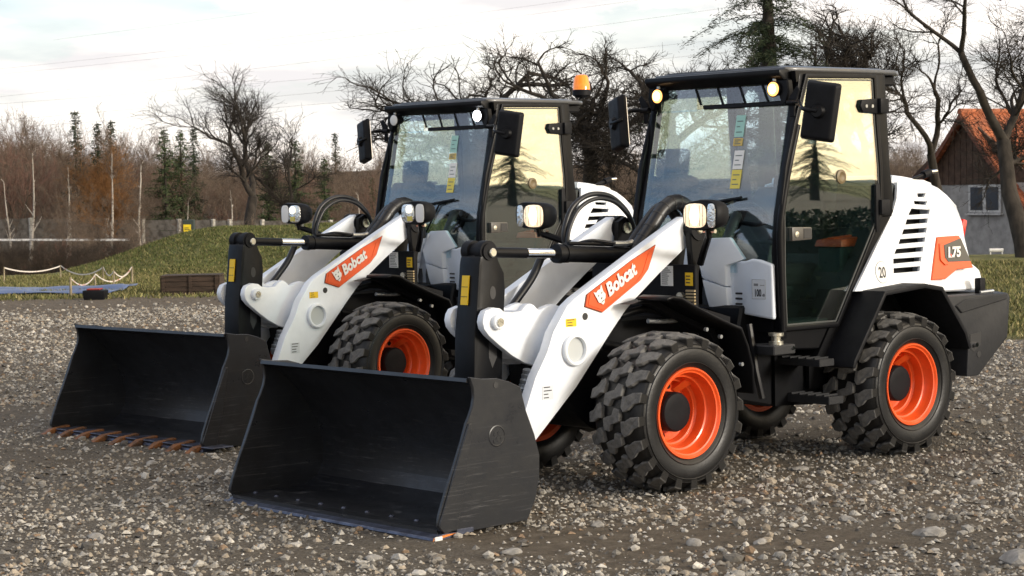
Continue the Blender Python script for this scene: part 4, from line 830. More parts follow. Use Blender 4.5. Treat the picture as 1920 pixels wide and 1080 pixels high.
    for s in (-1, 1):
        bm = BM(); lathe_y(bm, [(.026, s * .10), (.026, s * .110), (.020, s * .116), (.001, s * .116)], .845, 1.392, 20); obj('crank_pin', bm, steel, lev)
        bm = BM(); lathe_y(bm, [(.022, s * .080), (.022, s * .0895), (.001, s * .0895)], .835, 1.165, 20)
        for v in bm.verts: v.co.z = 1.165 + (v.co.z - 1.165) * 1.7
        obj('crank_slot', bm, ink_and_holes, lev)
        bm = BM(); prism_y(bm, [(.83, .97), (.87, .95), (.875, .80), (.85, .74), (.815, .80), (.81, .92)], s * .08, s * .0895); obj('crank_opening', bm, ink_and_holes, lev)
    bm = BM(); M_ = [(.9585, -.045, 1.10), (.9585, .015, 1.10), (.940, .015, 1.265), (.940, -.045, 1.265)]
    poly(bm, M_, [(p[0] + .006, p[1], p[2]) for p in M_]); st = obj('warning_sticker', bm, yellow_st, lev)
    bm = BM()
    for k in range(2):
        z = 1.145 + k * .055; x = .9585 - (z - 1.10) * .112 + .0065; box(bm, x, x + .001, -.042, .012, z, z + .003)
    tri = [(.944, -.034, 1.225), (.944, .004, 1.225), (.941, -.015, 1.255)]; poly(bm, [(p[0] + .0047, p[1], p[2]) for p in tri], [(p[0] + .0058, p[1], p[2]) for p in tri]); obj('sticker_print', bm, ink_and_holes, st)
    # bucket (tilt) cylinder
    bm = BM(); tube(bm, [(.845, 0, 1.392), (.22, 0, 1.362)], .028, 20); rod = obj('tilt_cylinder_rod', bm, chrome, R, 40)
    bm = BM(); tube(bm, [(.80, 0, 1.3905), (.50, 0, 1.3758)], .0305, 20); obj('rod_sleeve', bm, blk, rod, 40)
    bm = BM(); tube(bm, [(.265, 0, 1.364), (.225, 0, 1.362), (.22, 0, 1.362), (-.45, 0, 1.322)], [.056, .058, .049, .049], 24); tube(bm, [(.20, 0, 1.361), (.17, 0, 1.3595)], .054, 24)
    cyl = obj('tilt_cylinder', bm, blk, R, 40)
    bm = BM(); tube(bm, [(.16, 0, 1.42), (-.40, 0, 1.39)], .012, 8); obj('cylinder_pipe', bm, blk, cyl)
    bm = BM(); tube(bm, [(-.20, .015, 1.405), (-.30, .015, 1.402), (-.36, .015, 1.41)], .018, 8); obj('pipe_fitting', bm, zinc, cyl)
    # lift cylinders
    for s in (-1, 1):
        bm = BM(); tube(bm, [(-.42, s * .20, .72), (.12, s * .20, .83)], .05, 16); lc = obj('lift_cylinder', bm, blk, R, 40)
        bm = BM(); tube(bm, [(.10, s * .20, .826), (.36, s * .20, .88)], .027, 14); obj('lift_rod', bm, chrome, lc, 40)
    # hoses
    def hose(pts, r, ribs=0, m=hose_m, nm='hose'):
        sp = spline(pts, 7); bm = BM(); tube(bm, sp, r, 12); h = obj(nm, bm, m, R, 60)
        if ribs:
            bm = BM()
            L = len(sp)
            for k in range(ribs):
                i = int(1 + k * (L - 3) / (ribs - 1)); d = (sp[i + 1] - sp[i]).normalized(); tube(bm, [sp[i] - d * .004, sp[i] + d * .004], r * 1.045, 12)
            ow = obj('hose_wrap', bm, mat('hose_wrap_edge', (.022, .021, .020), .5), h, 40); ow['kind'] = 'stuff'
        return h
    hose([(-.34, .04, 1.32), (-.40, .04, 1.40), (-.50, .04, 1.50), (-.60, .04, 1.60), (-.70, .04, 1.645), (-.80, .04, 1.62), (-.87, .04, 1.52), (-.90, .04, 1.36)], .047, 12)
    hose([(-.36, -.05, 1.32), (-.44, -.05, 1.42), (-.54, -.05, 1.52), (-.64, -.05, 1.60), (-.74, -.05, 1.61), (-.83, -.05, 1.52), (-.87, -.05, 1.36)], .034)
    hose([(.00, -.20, 1.40), (.00, -.20, 1.50), (-.07, -.20, 1.63), (-.21, -.20, 1.70), (-.38, -.20, 1.69), (-.52, -.20, 1.60), (-.59, -.20, 1.49)], .016)
    hose([(.01, -.17, 1.40), (-.01, -.17, 1.50), (-.09, -.17, 1.615), (-.23, -.17, 1.675), (-.39, -.17, 1.655), (-.51, -.17, 1.57), (-.57, -.17, 1.48)], .013)
    hose([(.24, -.15, 1.34), (.30, -.17, 1.22), (.40, -.19, 1.10), (.52, -.2, .98), (.60, -.2, .90)], .024)
    hose([(-.18, .05, 1.41), (-.05, -.02, 1.43), (.02, -.10, 1.41), (.05, -.16, 1.41)], .009)
    hose([(-.55, .33, 1.02), (-.30, .36, 1.0), (-.10, .36, 1.03), (.05, .32, 1.00)], .022, m=blk)
    hose([(-.55, .36, .98), (-.32, .39, .95), (-.10, .39, .96)], .014, m=zinc, nm='hard_pipe')
    # coupler fittings inside the left arm
    for (x, z, k) in ((.678, .700, 1.0), (.704, .645, .9), (.735, .600, .8)):
        bm = BM(); tube(bm, [(x - .05, .18, z - .16), (x - .01, .19, z - .06), (x, .195, z - .045), (x + .004, .197, z - .04), (x + .008, .20, z), (x + .01, .20, z + .004), (x + .012, .205, z + .026)], [.022 * k, .022 * k, .022 * k, .034 * k, .034 * k, .024 * k, .026 * k], 12); obj('hydraulic_coupler', bm, zinc, R, 30)
    # -- bucket
    bucket_part(R, teeth)
    # -- headlights
    lamp_head_part(R, .725, lamps == 'lit'); lamp_head_part(R, -.725, lamps == 'lit')
    # -- rear frame
    bm = BM(); prism_y(bm, [(-.85, .62), (-.90, .42), (-1.2, .36), (-2.75, .36), (-2.95, .55), (-2.95, 1.0), (-.95, 1.0)], -.36, .36); bevel(bm, .015, 1); obj('rear_frame', bm, blk, R, 30)
    bm = BM(); prism_y(bm, [(-1.03, .86), (-1.02, .735), (-1.40, .715), (-1.54, .72), (-1.70, .98), (-1.56, .866), (-1.2, .862)], -.585, .585); bevel(bm, .01, 1); obj('cab_sill', bm, blk, R, 30)
    bm = BM(); prism_y(bm, [(-1.25, .62), (-1.25, .36), (-1.60, .34), (-1.72, .75)], -.37, .37); obj('tank', bm, blk_m, R)
    # rear mudguards
    for s in (-1, 1):
        a, b = sorted((s * .42, s * .835))
        bm = BM(); strip(bm, [(-1.455, .60), (-1.47, .64), (-1.765, 1.035), (-2.16, 1.062), (-2.33, 1.035), (-2.575, .745), (-2.62, .64)], -.03, a, b); bevel(bm, .010, 2, 20); g = obj('rear_mudguard', bm, blk_m, R, 25)
        bm = BM(); prism_y(bm, [(-1.50, .62), (-1.78, 1.0), (-2.30, 1.0), (-2.55, .74), (-2.60, .45), (-1.50, .45)], s * .40, s * .425); obj('inner_shield', bm, blk, g)
        bm = BM(); prism_y(bm, [(-1.36, .66), (-1.44, .62), (-1.735, 1.02), (-1.60, 1.075), (-1.52, .88)], s * .42, s * .60); obj('sill_filler', bm, blk, g)
    # steps
    for s in (-1, 1):
        for (x0, z0, th) in ((-1.25, .665, .045), (-1.335, .430, .050)):
            a, b = sorted((s * .38, s * .72))
            bm = BM(); box(bm, x0 - .14, x0, a, b, z0 - th, z0); bevel(bm, .004, 1); stp = obj('step', bm, cw_m, R, 30)
            for k in range(5):
                bm = BM(); box(bm, x0 - .135, x0 - .006, s * (.41 + k * .065) - .006, s * (.41 + k * .065) + .006, z0 - .001, z0 + .010); obj('tread_rib', bm, cw_m, stp)
        bm = BM(); a, b = sorted((s * .37, s * .385)); box(bm, -1.50, -1.22, a, b, .36, .70); obj('step_hanger', bm, blk, R)
        a, b = sorted((s * .60, s * .735)); bm = BM(); prism_z(bm, [(-.80, s * .62), (-.815, s * .735), (-1.01, s * .735), (-1.05, s * .58), (-.9, s * .5)], .722, .780); bevel(bm, .006, 1); br = obj('cab_mount', bm, cw_m, R, 30)
        bm = BM(); tube(bm, [(-.985, s * .73, .758), (-.985, s * .742, .758)], .012, 10); obj('mount_bolt', bm, chrome, br)
        bm = BM(); lathe_z = tube(bm, [(-.92, s * .66, .78), (-.92, s * .66, .80), (-.92, s * .66, .802), (-.92, s * .66, .83), (-.92, s * .66, .832), (-.92, s * .66, .85)], [.045, .045, .030, .030, .048, .048], 14); obj('rubber_mount', bm, steel, br, 30)
        bm = BM(); tube(bm, [(-.86, s * .50, .90), (-.86, s * .55, .62), (-.90, s * .56, .45)], .02, 8); obj('brake_hose', bm, hose_m, R)
    # articulation joint
    bm = BM(); tube(bm, [(-.86, 0, .40), (-.86, 0, .98)], .12, 16); obj('articulation_joint', bm, blk, R, 30)
    build_cab(R, lamps); build_hood(R)
    return R

def offset_poly(P, d):
    n = len(P); out = []; area = sum(P[i][0] * P[(i + 1) % n][1] - P[(i + 1) % n][0] * P[i][1] for i in range(n)); sg = 1 if area > 0 else -1
    for i in range(n):
        a, b, c = Vector(P[i - 1]), Vector(P[i]), Vector(P[(i + 1) % n]); d1 = (b - a).normalized(); d2 = (c - b).normalized()
        n1 = Vector((d1.y, -d1.x)) * sg; n2 = Vector((d2.y, -d2.x)) * sg; m = (n1 + n2).normalized(); out.append(tuple(b + m * d / max(.4, m.dot(n1))))
    return out
def ring_y(bm, P, d, y0, y1):
    Q = offset_poly(P, d); n = len(P); v = [[bm.verts.new((p[0], y, p[1])) for p in X] for X in (P, Q) for y in (y0, y1)]   # P0,P1,Q0,Q1
    for i in range(n):
        j = (i + 1) % n
        for a, b in ((v[0], v[1]), (v[1], v[3]), (v[3], v[2]), (v[2], v[0])): bm.faces.new((a[i], a[j], b[j], b[i]))
    return bm
DOOR = [(-1.06, .878), (-1.048, 1.20), (-1.052, 1.62), (-1.094, 1.845), (-1.182, 2.108), (-1.285, 2.385), (-1.925, 2.394), (-1.945, 2.11), (-1.975, 1.84), (-1.985, 1.56), (-1.95, 1.495), (-1.535, .876)]

def build_cab(R, lamps):
    # pillars
    AP = [(-1.03, .80), (-1.02, .95), (-1.004, 1.33), (-1.028, 1.556), (-1.108, 1.878), (-1.168, 2.169), (-1.215, 2.36), (-1.225, 2.42)]
    first = None
    for s in (-1, 1):
        bm = BM(); a, b = sorted((s * .555, s * .612)); strip(bm, AP, .05, a, b); bevel(bm, .012, 2, 30); p = obj('front_pillar', bm, blk, R, 40)
        bm = BM(); tube(bm, spline([(-1.035, s * .615, .85), (-1.022, s * .618, 1.15), (-1.018, s * .618, 1.45), (-1.05, s * .618, 1.64), (-1.11, s * .618, 1.86), (-1.19, s * .618, 2.10)], 4), .022, 10); obj('pillar_tube', bm, blk, p, 60)
        bm = BM(); prism_y(bm, [(-1.945, 2.42), (-2.045, 2.42), (-2.052, 2.31), (-2.085, 1.84), (-2.12, 1.62), (-2.10, 1.52), (-1.995, 1.52), (-1.985, 1.60), (-1.972, 2.1)], *sorted((s * .575, s * .622))); bevel(bm, .008, 2, 30); obj('rear_pillar', bm, blk, R, 40)
        bm = BM(); prism_y(bm, [(-2.12, 1.60), (-2.14, 1.55), (-1.70, 1.06), (-1.62, .90), (-1.56, .84), (-1.535, .86), (-1.99, 1.53)], *sorted((s * .57, s * .606))); bevel(bm, .006, 1, 30); obj('lower_pillar', bm, blk, R, 40)
        # header beside the door
        bm = BM(); prism_y(bm, [(-1.19, 2.43), (-1.20, 2.36), (-1.30, 2.405), (-2.05, 2.412), (-2.05, 2.43)], *sorted((s * .57, s * .607))); obj('roof_rail', bm, blk, R)
        # rear corner glass
        bm = BM(); q = [(-2.048, s * .60, 2.40), (-2.20, s * .46, 2.40), (-2.24, s * .46, 1.72), (-2.10, s * .60, 1.60)]; poly(bm, q, [(p[0] - .004, p[1] - s * .004, p[2]) for p in q]); obj('corner_glass', bm, glass, R)
    bm = BM(); q = [(-2.20, -.46, 2.40), (-2.20, .46, 2.40), (-2.24, .46, 1.72), (-2.24, -.46, 1.72)]; poly(bm, q, [(p[0] - .005, p[1], p[2]) for p in q]); obj('rear_window', bm, glass, R)
    # roof
    bm = BM()
    A = [(-1.16, -.55), (-1.24, -.585), (-2.20, -.585), (-2.34, -.50), (-2.36, -.3), (-2.36, .3), (-2.34, .50), (-2.20, .585), (-1.24, .585), (-1.16, .55)]
    B = [(x + (.05 if x < -2 else -.03), y * .92) for x, y in A]
    poly(bm, [(x, y, 2.424) for x, y in A], [(x, y, 2.456) for x, y in A]); bevel(bm, .012, 2, 40)
    rf = obj('roof', bm, mat('roof_dark_grey', (.055, .058, .065), .35, coat=.3, var=.15), R, 35)
    bm = BM(); poly(bm, [(x, y, 2.454) for x, y in B], [(x * .985 - .02, y * .92, 2.468) for x, y in B]); obj('roof_panel', bm, MATS['roof_dark_grey'], rf, 35)
    bm = BM(); box(bm, -2.30, -2.06, -.5, .5, 2.36, 2.424); bevel(bm, .01, 1); obj('roof_rear_beam', bm, blk_m, rf)
    # brow over the windscreen
    bm = BM(); prism_y(bm, [(-1.10, 2.44), (-1.10, 2.405), (-1.165, 2.355), (-1.22, 2.36), (-1.26, 2.45)], -.592, .56); bevel(bm, .012, 2, 25); br = obj('brow', bm, blk, R, 40)
    for s in (-1, 1):
        bm = BM(); prism_x(bm, [(s * .42, 2.38), (s * .59, 2.38), (s * .60, 2.30), (s * .575, 2.23), (s * .54, 2.23), (s * .51, 2.30)], -1.185, -1.135); bevel(bm, .008, 1); obj('brow_corner', bm, blk, br, 30)
    bm = BM(); box(bm, -1.20, -1.165, -.14, .555, 2.222, 2.250); bevel(bm, .005, 1); obj('windscreen_header', bm, blk, br)
    for k in range(4):
        y0 = -.21 + k * .187
        bm = BM(); q = [(-1.182, y0 + .05, 2.252), (-1.182, y0 + .226, 2.252), (-1.190, y0 + .170, 2.358), (-1.190, y0 - .005, 2.358)]; poly(bm, q, [(p[0] - .004, p[1], p[2]) for p in q]); obj('upper_pane', bm, glass, br)
    for k in range(5):
        y0 = -.215 + k * .187
        bm = BM(); q = [(-1.176, y0 + .042, 2.25), (-1.176, y0 + .054, 2.25), (-1.184, y0, 2.36), (-1.184, y0 - .012, 2.36)]; poly(bm, q, [(p[0] - .012, p[1], p[2]) for p in q]); obj('pane_bar', bm, blk, br)
    bm = BM(); box(bm, -1.190, -1.184, -.52, -.21, 2.215, 2.36); obj('upper_pane', bm, glass, br)
    # work lights
    for s in (-1, 1):
        y = s * .492
        bm = BM(); tube(bm, [(-1.20, y, 2.325), (-1.125, y, 2.322), (-1.118, y, 2.322)], [.03, .050, .050], 20); w = obj('work_light', bm, blk_m, R, 40)
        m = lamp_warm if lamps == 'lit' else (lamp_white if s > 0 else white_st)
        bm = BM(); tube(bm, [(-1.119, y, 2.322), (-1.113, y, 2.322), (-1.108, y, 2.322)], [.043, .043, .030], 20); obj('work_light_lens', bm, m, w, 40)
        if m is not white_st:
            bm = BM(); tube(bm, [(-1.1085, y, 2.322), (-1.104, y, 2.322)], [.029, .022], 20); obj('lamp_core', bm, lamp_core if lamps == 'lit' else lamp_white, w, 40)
        bm = BM(); tube(bm, [(-1.13, y, 2.365), (-1.13, y, 2.385)], .012, 8); obj('light_bracket', bm, zinc, w)
    # windscreen
    bm = BM(); q = [(-.998, -.558, 1.20), (-.998, .558, 1.20), (-1.005, .558, 1.38), (-1.035, .558, 1.56), (-1.175, .558, 2.225), (-1.175, -.558, 2.225), (-1.035, -.558, 1.56), (-1.005, -.558, 1.38)]
    prof = [(-.998, 1.20), (-1.004, 1.38), (-1.030, 1.56), (-1.105, 1.89), (-1.178, 2.225)]
    strip(bm, prof, .006, -.556, .556); ws = obj('windscreen', bm, glass, R, 30)
    for (ya, yb, za, zb, m) in ((.150, .226, 2.040, 2.175, mat('green_sticker', (.35, .62, .55), .5)), (.150, .226, 1.985, 2.032, mat('gold_sticker', (.62, .45, .12), .5)), (.172, .252, 1.84, 1.955, white_st), (.172, .252, 1.72, 1.836, mat('lemon_sticker', (.75, .62, .10), .5))):
        xf = lambda z: np.interp(z, [1.20, 1.38, 1.56, 1.89, 2.225], [-.998, -1.004, -1.030, -1.105, -1.178]) + .0015
        bm = BM(); q = [(xf(za), ya, za), (xf(za), yb, za), (xf(zb), yb, zb), (xf(zb), ya, zb)]; poly(bm, q, [(p[0] + .001, p[1], p[2]) for p in q]); st = obj('window_sticker', bm, m, ws)
        bm = BM(); h = zb - za
        for k in range(3):
            z = za + h * (.2 + .25 * k); q = [(xf(z) + .0012, ya + .012, z), (xf(z) + .0012, yb - .015 - .02 * (k % 2), z), (xf(z + .006) + .0012, yb - .015 - .02 * (k % 2), z + .006), (xf(z + .006) + .0012, ya + .012, z + .006)]
            poly(bm, q, [(p[0] + .0006, p[1], p[2]) for p in q])
        obj('sticker_print', bm, mat('soft_print', (.12, .16, .15), .6), st)
    bm = BM(); tube(bm, [(-.985, -.05, 1.32), (-1.03, .12, 1.62), (-1.035, .25, 1.66)], .008, 6); tube(bm, [(-1.035, -.25, 1.60), (-1.03, .30, 1.665)], .009, 6); obj('wiper', bm, blk, R)
    # door
    for s in (-1, 1):
        a, b = sorted((s * .596, s * .630))
        bm = BM(); ring_y(bm, DOOR, .028, a, b); bevel(bm, .006, 2, 50); d = obj('door' if s > 0 else 'side_frame', bm, blk, R, 40)
        bm = BM(); prism_y(bm, offset_poly(DOOR, .004), s * .612, s * .617); obj('door_glass' if s > 0 else 'side_glass', bm, glass_door if s > 0 else glass, d, 30)
        if s > 0:
            bm = BM(); ring_y(bm, offset_poly(DOOR, -.014), .010, .617, .6205); obj('glass_seal', bm, mat('glass_seal_grey', (.06, .065, .065), .4), d)
            for z in (2.225, 1.585):
                bm = BM(); prism_y(bm, [(-1.79, z + .035), (-1.97, z + .045), (-1.97, z - .055), (-1.80, z - .045), (-1.775, z - .005)] if z > 2 else [(-1.92, z + .14), (-1.96, z + .15), (-1.97, z + .04), (-2.03, z + .04), (-2.03, z - .05), (-1.96, z - .05), (-1.95, z - .16), (-1.92, z - .16)], .619, .640); bevel(bm, .008, 2, 40); h = obj('hinge', bm, blk_m, d, 40)
                bm = BM(); box(bm, -2.03, -1.945, .622, .665, z - .05, z + .045); bevel(bm, .008, 2); obj('hinge_knuckle', bm, blk_m, h, 40)
                for px in (-1.83, -1.89):
                    if z > 2: bm = BM(); disc_y(bm, px, z - .005, .011, .638, .644, 10); obj('hinge_bolt', bm, zinc, h)
            bm = BM(); prism_y(bm, [(-1.10, 1.48), (-1.285, 1.475), (-1.285, 1.40), (-1.10, 1.395)], .618, .645); bevel(bm, .008, 2); hd = obj('handle', bm, mat('handle_grey', (.07, .065, .06), .4), d, 40)
            bm = BM(); box(bm, -1.275, -1.205, .644, .648, 1.408, 1.468); obj('handle_recess', bm, ink_and_holes, hd)
            bm = BM(); lathe_y(bm, [(.018, .644), (.018, .650), (.001, .652)], -1.14, 1.435, 16); obj('lock', bm, steel, hd)
            bm = BM(); lathe_y(bm, [(.045, .616), (.045, .624), (.030, .628), (.022, .622), (.001, .622)], -1.60, 1.78, 24); obj('latch_knob', bm, mat('knob_brown', (.16, .12, .06), .5), d, 40)
    # interior
    bm = BM(); box(bm, -1.95, -1.05, -.56, .56, .86, .90); obj('cab_floor', bm, interior, R)
    bm = BM(); prism_y(bm, [(-1.70, .90), (-2.16, 1.52), (-2.20, 1.72), (-2.16, 1.72), (-1.66, 1.02)], -.56, .56); obj('cab_rear_wall', bm, interior, R)
    bm = BM(); prism_y(bm, [(-1.04, .90), (-1.02, 1.22), (-1.06, 1.38), (-1.16, 1.40), (-1.20, 1.30), (-1.12, .90)], -.50, .50); bevel(bm, .02, 2); obj('dashboard', bm, interior, R, 40)
    bm = BM(); tube(bm, [(-1.14, 0, 1.25), (-1.32, 0, 1.56)], .035, 10); stc = obj('steering_column', bm, interior, R, 40)
    bm = BM(); n = Vector((-.5, 0, .86)).normalized(); c = Vector((-1.33, 0, 1.58)); e1 = Vector((0, 1, 0)); e2 = n.cross(e1)
    tube(bm, [c + (e1 * math.cos(2 * PI * k / 24) + e2 * math.sin(2 * PI * k / 24)) * .19 for k in range(25)], .016, 8)
    for a in (0, 2.1, 4.2): tube(bm, [c, c + (e1 * math.cos(a) + e2 * math.sin(a)) * .19], .012, 6)
    obj('steering_wheel', bm, blk_m, stc, 60)
    bm = rbox((-1.68, 0, 1.16), .50, .50, .14, None, .04, 3); st = obj('seat', bm, seat_m, R, 40)
    bm = rbox((-1.95, 0, 1.50), .13, .48, .62, Matrix.Rotation(-.16, 3, 'Y'), .05, 3); obj('backrest', bm, seat_m, st, 40)
    bm = rbox((-2.02, 0, 1.90), .09, .28, .20, Matrix.Rotation(-.16, 3, 'Y'), .04, 3); obj('headrest', bm, seat_m, st, 40)
    bm = BM(); prism_y(bm, [(-1.50, .90), (-1.50, 1.10), (-1.9, 1.10), (-1.75, .90)], -.22, .22); obj('seat_base', bm, interior, st)
    bm = BM(); prism_z(bm, [(-1.77, .28), (-1.77, .475), (-1.97, .475), (-1.97, .28)], 1.0, 1.335); bevel(bm, .01, 1); tb = obj('console_box', bm, teal_box, R, 30)
    bm = BM(); poly(bm, [(-1.755, .265, 1.335), (-1.755, .49, 1.335), (-1.99, .49, 1.335), (-1.99, .265, 1.335)], [(-1.765, .275, 1.378), (-1.765, .48, 1.378), (-1.98, .48, 1.40), (-1.98, .275, 1.40)]); bevel(bm, .008, 2); lid = obj('orange_lid', bm, orange_b, tb, 30)
    bm = BM(); poly(bm, [(-1.80, .33, 1.377), (-1.80, .40, 1.377), (-1.96, .44, 1.393), (-1.96, .40, 1.393)], [(-1.80, .34, 1.392), (-1.80, .39, 1.392), (-1.95, .43, 1.409), (-1.95, .41, 1.409)]); obj('lid_ridge', bm, orange_b, lid)
    # lower front cowl of the cab
    def cow(s):
        mir = lambda P: [(y * s, z) for y, z in P]
        bm = BM(); prism_x(bm, mir([(.215, 1.00), (.225, 1.27), (.365, 1.275), (.42, 1.29), (.48, 1.285), (.585, 1.258), (.592, .922), (.36, .945), (.22, .950)]), -1.01, -.975); bevel(bm, .016, 3, 30); c = obj('front_cowl', bm, white_pl, R, 40)
        for v in c.data.vertices:
            if v.co.x > -1.0 and abs(v.co.y) < .33: v.co.x -= .045 * (.33 - abs(v.co.y)) / .11
        bm = BM()
        A = mir([(-.02, 1.30), (.045, 1.412), (.225, 1.418), (.342, 1.285), (.225, 1.245), (.225, 1.115), (.045, 1.165), (.02, 1.25)])
        A3 = [(-1.00, A[0][0], A[0][1]), (-.99, *A[1]), (-.995, *A[2]), (-1.0, *A[3]), (-.955, *A[4]), (-.955, *A[5]), (-.93, *A[6]), (-.94, *A[7])]
        poly(bm, A3, [(-1.03, p[1], p[2]) for p in A3]); bevel(bm, .012, 2, 30); obj('cowl_upper', bm, white_pl, c, 40)
        bm = BM(); A = mir([(.045, 1.16), (.225, 1.11), (.224, .952), (.09, .985), (.075, 1.05)]); A3 = [(-.932, *A[0]), (-.958, *A[1]), (-.972, *A[2]), (-.945, *A[3]), (-.935, *A[4])]
        poly(bm, A3, [(-1.03, p[1], p[2]) for p in A3]); bevel(bm, .012, 2, 30); obj('cowl_lower', bm, white_pl, c, 40)
        bm = BM(); prism_x(bm, mir([(.072, .985), (-.085, .985), (-.085, 1.21), (-.03, 1.27), (.05, 1.40), (.05, 1.16), (.075, 1.05)]), -1.03, -.965); bevel(bm, .006, 1); obj('cowl_inner', bm, white_pl, c, 30)
        bm = BM(); prism_x(bm, mir([(.025, 1.112), (.065, 1.112), (.075, 1.06), (.068, .987), (.022, .987), (.018, 1.06)]), -.966, -.9635); obj('cowl_opening', bm, ink_and_holes, c)
        for k in range(3):
            z = 1.005 + k * .032
            bm = BM(); box(bm, -.982, -.9735, *sorted((s * .285, s * .342)), z, z + .012); bevel(bm, .003, 1); obj('cowl_slot', bm, ink_and_holes, c)
        if s > 0:
            bm = BM(); box(bm, -.976, -.9735, .425, .535, 1.045, 1.165); st = obj('noise_sticker', bm, mat('sticker_pale_blue', (.70, .74, .80), .5), c)
            bm = BM()
            for q in ((.425, .535, 1.163, 1.165), (.425, .535, 1.045, 1.047), (.425, .427, 1.045, 1.165), (.533, .535, 1.045, 1.165), (.44, .475, 1.125, 1.14), (.49, .525, 1.128, 1.132)): box(bm, -.9734, -.9725, *q)
            obj('sticker_print', bm, mat('grey_print', (.25, .26, .28), .6), st)
            text_mesh('sticker_number', '100', .062, (-.9732, .443, 1.062), (0, 1, 0), (0, 0, 1), ink_and_holes, st, .001, sx=.62, bold=.0015)
            text_mesh('sticker_unit', 'dB', .024, (-.9732, .508, 1.062), (0, 1, 0), (0, 0, 1), ink_and_holes, st, .001, sx=.8)
    cow(1); cow(-1)
    bm = BM(); prism_x(bm, [(-.10, .95), (-.10, 1.22), (.10, 1.22), (.10, .95)], -1.04, -1.0); obj('cowl_centre', bm, blk_m, R)
    bm = BM(); box(bm, -1.06, -1.015, -.55, .55, .84, 1.23); obj('firewall', bm, blk, R)
    # mirrors
    for s in (-1, 1):
        rz = 0.30 if s > 0 else -.42
        c = Vector((-1.0, .955, 2.168)) if s > 0 else Vector((-1.0, -.735, 2.155))
        Mr = Matrix.Rotation(rz, 3, 'Z') @ Matrix.Rotation(-.16 * s, 3, 'X')
        bm = BM(); box(bm, -.03, .03, -.108, .108, -.175, .175); bevel(bm, .022, 3, 40)
        for v in bm.verts:
            if v.co.x > 0: v.co.y *= .90; v.co.z *= .95
        bmesh.ops.transform(bm, matrix=Matrix.Translation(c) @ Mr.to_4x4(), verts=bm.verts[:]); mr = obj('mirror', bm, blk_m, R, 40)
        bm = BM(); box(bm, -.034, -.0302, -.09, .09, -.155, .155); bmesh.ops.transform(bm, matrix=Matrix.Translation(c) @ Mr.to_4x4(), verts=bm.verts[:]); obj('mirror_glass', bm, mat('mirror_silver', (.8, .8, .82), .03, metal=1), mr)
        bm = BM(); tube(bm, [c + Mr @ Vector((.025, 0, .0)), c + Mr @ Vector((.055, 0, 0))], [.048, .034], 16); obj('mirror_joint', bm, blk, mr, 40)
        e = c + Mr @ Vector((.05, 0, 0))
        bm = BM(); tube(bm, spline([e, e + Vector((.01, -s * .10, .02)), (-1.09, s * .72, 2.235), (-1.14, s * .615, 2.235)], 5), .013, 8); obj('mirror_arm', bm, blk, mr, 60)
        bm = BM(); prism_x(bm, [(s * .60, 2.15), (s * .60, 2.27), (s * .66, 2.335), (s * .685, 2.31), (s * .64, 2.22), (s * .64, 2.15)], -1.15, -1.135); bevel(bm, .004, 1); obj('mirror_bracket', bm, blk_m, mr)
        bm = BM(); disc_y(bm, -1.14, 2.235, .02, s * .59, s * .66, 12); obj('arm_clamp', bm, blk, mr)

